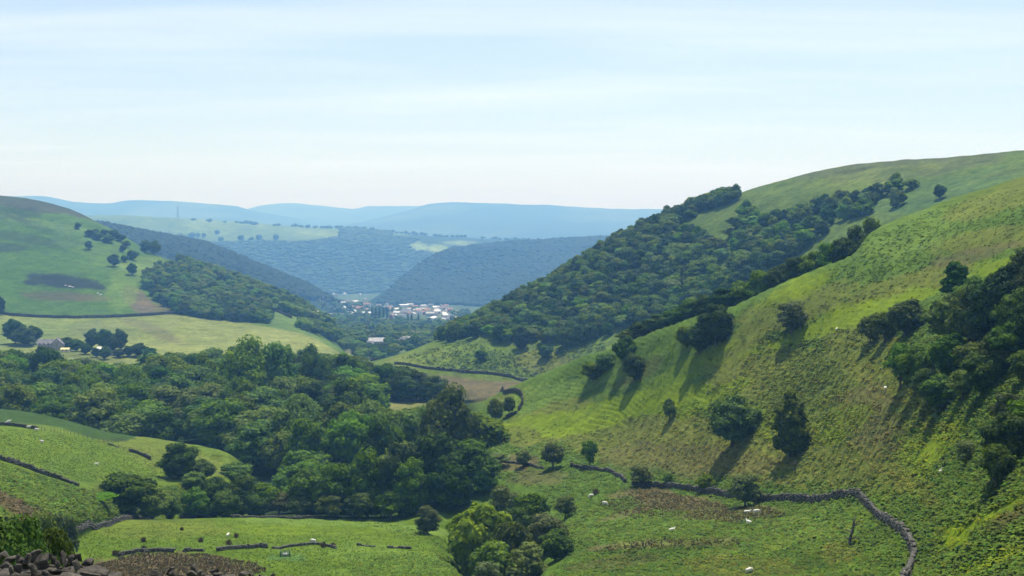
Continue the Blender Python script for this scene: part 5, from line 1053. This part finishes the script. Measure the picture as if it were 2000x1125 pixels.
# dead tree and a bare twiggy one in the bracken field
def dead_tree(P, h, label, sd):
    r_ = np.random.default_rng(sd); e = empty('dead_tree', P, sd); tag(e, label, 'dead tree')
    main = [[0, 0, -.3], [.03*h, 0, .25*h], [-.04*h, .02*h, .5*h], [-.10*h, 0, .8*h], [-.15*h, 0, h]]; V, F = tube(main, [.07*h, .06*h, .05*h, .03*h, .012*h], 7); link('trunk', mesh_np('trunk', V, F, [M_BARK]), e)
    for k in range(14):
        i = r_.integers(1, 4); b = np.array(main[i], float); d = rdir(r_, 1)[0]; d[2] = abs(d[2])*.6+.2; L_ = h*r_.uniform(.25, .5)
        V, F = tube([b, b+d*L_*.5, b+d*L_+np.array([0, 0, .1*h])*r_.normal()], [.035*h, .022*h, .010*h], 5); link('branch', mesh_np('branch', V, F, [M_BARK]), e)
dead_tree(H1(1661, 1066, [NEAR]), 3.6, 'bare dead tree standing in the bracken inside the wall bend', 3)
dead_tree(H1(1553, 925, [NEAR]), 2.4, 'thin bare sapling on the slope under the egg-shaped tree', 8)

# ------------------------------------------------------------------ houses and farms
def wall_mat(nm, c1, c2): return noise_mat(nm, c1, c2, .6, .8, .1)
WM = {'white': wall_mat('render_white', (.50, .49, .46), (.66, .65, .62)), 'stone': wall_mat('house_stone', (.22, .20, .17), (.36, .33, .28)), 'red': wall_mat('brick', (.20, .09, .06), (.30, .14, .10)), 'cream': wall_mat('render_cream', (.55, .48, .34), (.70, .62, .46)), 'metal': wall_mat('cladding', (.45, .48, .5), (.6, .62, .63))}
RM = {'slate': wall_mat('slate', (.09, .09, .105), (.19, .19, .21)), 'red': wall_mat('red_tile', (.20, .10, .08), (.32, .17, .13)), 'white': wall_mat('white_glint_sheet', (.55, .56, .57), (.72, .73, .73)), 'yellow': wall_mat('yellow_sheet', (.62, .50, .18), (.72, .62, .30)), 'grey': wall_mat('grey_sheet', (.32, .32, .33), (.48, .48, .48))}  # white roofs: the sun's glint is included in their bright colour
M_GLASS = flat_mat('window_glass', (.03, .035, .04), .15)
_hc = {}
def house_meshes(W, D, Hh, pitch, wc, rc, nw, storeys):
    key = (W, D, Hh, pitch, wc, rc, nw, storeys)
    if key in _hc: return _hc[key]
    rh = D/2*pitch; x, y = W/2, D/2
    V = [(-x, -y, -3), (x, -y, -3), (x, y, -3), (-x, y, -3), (-x, -y, Hh), (x, -y, Hh), (x, y, Hh), (-x, y, Hh), (-x, 0, Hh+rh), (x, 0, Hh+rh)]
    me = bpy.data.meshes.new('wall'); me.from_pydata(V, [], [(0, 1, 5, 4), (1, 2, 6, 9, 5), (2, 3, 7, 6), (3, 0, 4, 8, 7)]); me.materials.append(WM[wc])
    ov = .35; zt = .12; sl_ = rh/(D/2)
    def slab(s):
        a = [(-x-ov, 0, Hh+rh+.03), (x+ov, 0, Hh+rh+.03), (x+ov, s*(y+ov), Hh-ov*sl_+.03), (-x-ov, s*(y+ov), Hh-ov*sl_+.03)]; return a+[(p[0], p[1], p[2]+zt) for p in a]
    Vr = slab(-1)+slab(1); Fr = []
    for b in (0, 8): Fr += [tuple(b+i for i in f) for f in ((0, 1, 2, 3), (4, 7, 6, 5), (0, 4, 5, 1), (1, 5, 6, 2), (2, 6, 7, 3), (3, 7, 4, 0))]
    mr = bpy.data.meshes.new('roof'); mr.from_pydata(Vr, [], Fr); mr.materials.append(RM[rc])
    mw = []
    bw = .9 if W < 14 else 1.4
    v, f = np.array([(-bw/2, -.06, 0), (bw/2, -.06, 0), (bw/2, .06, 0), (-bw/2, .06, 0), (-bw/2, -.06, 1.2), (bw/2, -.06, 1.2), (bw/2, .06, 1.2), (-bw/2, .06, 1.2)]), BOXF
    wmesh = mesh_np('window', v, f, [M_GLASS])
    for s in range(storeys):
        for i in range(nw): mw.append(((i+.5)/nw*W-W/2, -y, .9+s*2.6))
    v = np.array([(-.45, -.45, 0), (.45, -.45, 0), (.45, .45, 0), (-.45, .45, 0), (-.45, -.45, 1.6), (.45, -.45, 1.6), (.45, .45, 1.6), (-.45, .45, 1.6)]); cm = mesh_np('chimney', v, BOXF, [WM['stone'] if wc != 'red' else WM['red']])
    _hc[key] = (me, mr, wmesh, mw, cm, Hh+rh); return _hc[key]
def house(px, py, W, D, Hh, pitch, wc, rc, rz, label, layers, name='house', cat='house', group=None, nw=3, storeys=2, chim=True):
    P = H1(px, py, layers)
    if not np.isfinite(P).all(): print('no ground for', px, py); return
    me, mr, wmesh, mw, cm, top = house_meshes(W, D, Hh, pitch, wc, rc, nw, storeys)
    e = empty(name, P, rz); tag(e, label, cat, group); link('wall', me, e); rf = link('roof', mr, e)
    for p in mw: o = link('window', wmesh, e); o.location = p
    if chim: o = link('chimney', cm, rf); o.location = (W*.36, 0, top-.5)
VL, LL = [VALLEY], [LEFTHILL]
house(737, 674, 17, 9, 4.2, .75, 'stone', 'grey', .05, 'long low building with a wide pale grey roof, largest in the valley', VL, nw=6, storeys=1, name='barn', cat='barn', chim=False)
house(722, 676, 8, 6, 3, .7, 'white', 'slate', .2, 'little white outbuilding touching the left of the wide grey roof', VL, name='barn', cat='barn', chim=False, nw=2, storeys=1)
house(743, 656, 10, 8, 5.5, .8, 'white', 'slate', .5, 'white two-storey house directly above the long low building with the grey roof', VL)
house(96, 682, 15, 8, 4, .8, 'stone', 'slate', .25, 'slate-roofed stone farmhouse beyond the wood at far left', LL, name='farmhouse', cat='farmhouse', nw=5)
house(113, 683, 8, 9, 4.2, .9, 'stone', 'slate', 1.75, 'gabled wing standing right of the slate-roofed farmhouse', LL, name='farmhouse', cat='farmhouse')
house(128, 687, 5.5, 5, 1.9, .35, 'cream', 'yellow', .1, 'bright yellow-roofed shed at the right of the farm', LL, name='shed', cat='shed', chim=False, nw=2, storeys=1)
house(200, 687, 7, 6, 2.2, .4, 'white', 'white', -.1, 'small shed with a glaring white roof among round trees', LL, name='shed', cat='shed', chim=False, nw=2, storeys=1)
house(220, 694, 8, 4, 2, .3, 'stone', 'grey', 0, 'low grey shed right of and below the glaring white one', LL, name='shed', cat='shed', chim=False, nw=2, storeys=1)
house(608, 622, 15, 13, 4.5, .6, 'cream', 'white', .25, 'large house with a glaring white roof on the slope left of the town', LL, name='house')
house(598, 623, 12, 9, 4, .7, 'red', 'slate', .6, 'dark roofed red annex left of the glaring white roof', LL, name='house')
house(703, 643, 9, 7, 3.2, .4, 'white', 'white', 0, 'tiny white-roofed house in the trees beneath the poplar row', VL)
house(716, 637, 12, 8, 3.5, .4, 'white', 'white', .1, 'small bright white shed in trees, straight below the poplars', VL, name='shed', cat='shed', chim=False)
for i, (px, py, W, wc, rc, rz) in enumerate([(797, 660, 14, 'white', 'slate', .3), (806, 662, 10, 'red', 'red', .1), (815, 661, 12, 'red', 'red', -.2), (824, 660, 9, 'white', 'slate', .5), (783, 675, 14, 'white', 'slate', .2), (795, 673, 12, 'stone', 'grey', .1)]):
    house(px, py, W, 8, 5, .8, wc, rc, rz, ['white-walled house, leftmost of the group by the right hill foot', 'brick house second from the left of the group by the right hill foot', 'brick house in the middle of the group by the right hill foot', 'white house at the right end of the group by the right hill foot', 'long pale roof left of the group by the right hill foot, nearest', 'grey roof half hidden by trees below the group at the right hill foot'][i], VL)
town = [(652, 576, 8, 'white', 'grey'), (672, 576, 18, 'white', 'grey'), (703, 577, 9, 'white', 'white'), (694, 592, 16, 'white', 'white'), (677, 587, 9, 'white', 'slate'), (642, 583, 9, 'white', 'grey'), (755, 598, 12, 'white', 'slate'), (753, 604, 12, 'white', 'slate'), (787, 600, 26, 'metal', 'white'), (801, 598, 16, 'metal', 'grey'), (781, 606, 14, 'red', 'red'), (775, 615, 13, 'white', 'white'), (768, 618, 10, 'white', 'slate'), (766, 622, 16, 'red', 'red'), (798, 609, 7, 'white', 'white'), (772, 622, 7, 'white', 'white'), (792, 611, 18, 'white', 'slate'), (815, 610, 16, 'white', 'grey'), (826, 601, 14, 'white', 'grey'), (823, 608, 22, 'metal', 'grey'), (834, 609, 14, 'cream', 'red'), (848, 604, 9, 'white', 'white'), (853, 610, 9, 'white', 'white'), (860, 606, 14, 'white', 'slate'), (873, 607, 14, 'white', 'slate'), (868, 617, 8, 'white', 'white'), (851, 617, 9, 'white', 'slate'), (840, 617, 16, 'stone', 'grey'), (844, 627, 34, 'metal', 'white'), (862, 631, 24, 'metal', 'grey'), (870, 628, 14, 'white', 'slate'), (881, 624, 12, 'white', 'slate'),
 (676, 619, 8, 'white', 'slate'), (684, 619, 9, 'white', 'slate'), (690, 617, 9, 'white', 'white'), (697, 619, 9, 'white', 'slate'), (704, 618, 9, 'white', 'slate'), (710, 616, 9, 'white', 'white'), (722, 616, 8, 'white', 'white'), (692, 612, 8, 'white', 'white'), (715, 609, 20, 'red', 'red'), (703, 606, 18, 'red', 'red'), (695, 604, 16, 'red', 'red'), (708, 612, 12, 'red', 'red'), (584, 569, 14, 'white', 'grey'), (600, 567, 12, 'white', 'grey'), (608, 568, 10, 'white', 'white'), (602, 572, 8, 'white', 'white'), (620, 585, 14, 'white', 'grey'), (627, 586, 10, 'white', 'grey'), (680, 592, 12, 'white', 'slate'), (686, 594, 12, 'white', 'slate'), (740, 600, 12, 'white', 'slate'), (763, 606, 14, 'white', 'slate'), (811, 602, 16, 'red', 'red'), (808, 617, 12, 'white', 'slate'), (820, 615, 12, 'white', 'slate'), (830, 614, 12, 'red', 'red'), (645, 619, 10, 'white', 'slate'), (642, 622, 8, 'white', 'slate'), (888, 627, 14, 'white', 'white'), (895, 620, 10, 'white', 'slate'), (861, 600, 12, 'stone', 'slate'), (842, 599, 12, 'stone', 'slate')]
r_ = np.random.default_rng(21)
for i in range(46):
    px, py = [(r_.uniform(758, 880), r_.uniform(598, 622)), (r_.uniform(655, 740), r_.uniform(578, 618)), (r_.uniform(758, 880), r_.uniform(600, 616))][i % 3]
    town.append((px, py, r_.choice([9, 11, 13, 16]), r_.choice(['white', 'white', 'stone', 'red', 'cream']), r_.choice(['slate', 'slate', 'grey', 'red', 'white'])))
first = {'big': ('broad white-roofed works hall at the right end of the town', (844, 627)), 'reds': None}
for px, py, W, wc, rc in town:
    py = py+1
    if W >= 34: lb, gp, nm, ct = 'longest white-roofed works hall at the lower right of the town', None, 'warehouse', 'warehouse'
    elif W >= 22: lb, gp, nm, ct = {787: 'long pale roof highest in the middle of the town', 823: 'wide grey-roofed hall in the right part of the town', 862: 'grey-roofed hall right of the longest white-roofed one'}[int(px)], None, 'warehouse', 'warehouse'
    elif px > 748: gp, lb, nm, ct = 'houses of the town centre', '%s-roofed %s house in the crowded town on the valley floor' % (rc, wc), 'house', 'house'
    elif py < 590 and px < 660: gp, lb, nm, ct = 'cottages on the slope above the town', 'pale cottage on the wooded slope left of and above the town', 'house', 'house'
    else: gp, lb, nm, ct = 'houses left of the poplars', '%s-roofed %s house among trees left of the poplar row' % (rc, wc), 'house', 'house'
    house(px, py, float(W), 11. if W > 16 else 8., 6. if W < 20 else 7., .7 if W < 20 else .3, wc, rc, float(r_.choice([0, .15, -.2, .5, 1.4])), lb, [VALLEY, CONIFER, PLATEAU, MIDHILL], nm, ct, gp, nw=2, storeys=1, chim=False)
# poplars of the town
pop = make_tree('poplar', 95, 12, 3.6, .03, 26, 60, .7, 'cone', mat=M_LEAF_D)
for px in (727, 734, 741, 749, 756, 797, 804, 817):
    P = H1(px, 628 if px < 790 else 636, VL); e = empty('poplar_tree', P, px); s_ = 1.9 if px < 790 else 1.5; e.scale = (s_, s_, s_*1.25)
    tag(e, 'slim dark poplar in the row in front of the town' if px < 790 else 'slim poplar apart from the row, in front of the white-roofed hall', 'tree', 'poplar row' if px < 790 else 'poplars right of the row'); link('crown', pop['crown'], e); link('trunk', pop['trunk'], e)
# pylons on the plateau
M_STEEL = flat_mat('pylon_steel', (.16, .17, .19), .5)
def pylon(px, r, H_, label):
    P = at(px, r, [PLATEAU]); e = empty('pylon', P, .4); tag(e, label, 'pylon'); ww = [(0, 4.6), (.3, 3.0), (.55, 1.9), (.8, 1.3), (1., .25)]; legs = []
    for sx in (-1, 1):
        for sy in (-1, 1):
            V, F = tube([[sx*q, sy*q, z*H_] for z, q in ww], [.42]*5, 4); link('leg', mesh_np('leg', V, F, [M_STEEL]), e)
    br = []
    for i in range(4):
        (z0, a), (z1, b) = ww[i], ww[i+1]
        for k in range(4):
            c = [(-1, -1), (1, -1), (1, 1), (-1, 1)]; p, q = c[k], c[(k+1) % 4]; br.append(tube([[p[0]*a, p[1]*a, z0*H_], [q[0]*b, q[1]*b, z1*H_]], [.25, .25], 3)); br.append(tube([[q[0]*a, q[1]*a, z0*H_], [p[0]*b, p[1]*b, z1*H_]], [.25, .25], 3))
    V, F = join(br); link('bracing', mesh_np('bracing', V, F, [M_STEEL]), e)
    for z, l_ in ((.62, 8), (.76, 9.5), (.9, 7)): V, F = tube([[-l_, 0, z*H_], [0, 0, z*H_+1.2], [l_, 0, z*H_]], [.15, .55, .15], 4); link('crossarm', mesh_np('crossarm', V, F, [M_STEEL]), e)
pylon(348, 5620, 56, 'lattice power pylon against the far hills at the plateau edge')
pylon(331, 4960, 52, 'fainter lattice pylon lower down at the edge of the plateau woods')
# pale rocks of the old quarry scar on the left hill
RK = [rock_mesh(900+i, 3.6, 2.6, 2.2, noise_mat('pale_rock', (.35, .33, .30), (.6, .58, .54), 1.2)) for i in range(2)]
for i, (px, py, s_, lb) in enumerate([(197, 576, 1., 'brightest pale rock at the right end of the quarry scar'), (191, 573, .8, 'pale rock just left of the brightest one in the quarry scar'), (137, 560, 1.1, 'pale rock in the middle of the quarry scar'), (128, 558, .8, 'smaller pale rock left of the middle one in the quarry scar'), (143, 561, .7, 'smallest pale rock right of the middle one in the quarry scar')]):
    o = link('rock', RK[i % 2]); o.location = H1(px, py, LL); o.scale = (s_,)*3; tag(o, lb, 'rock')
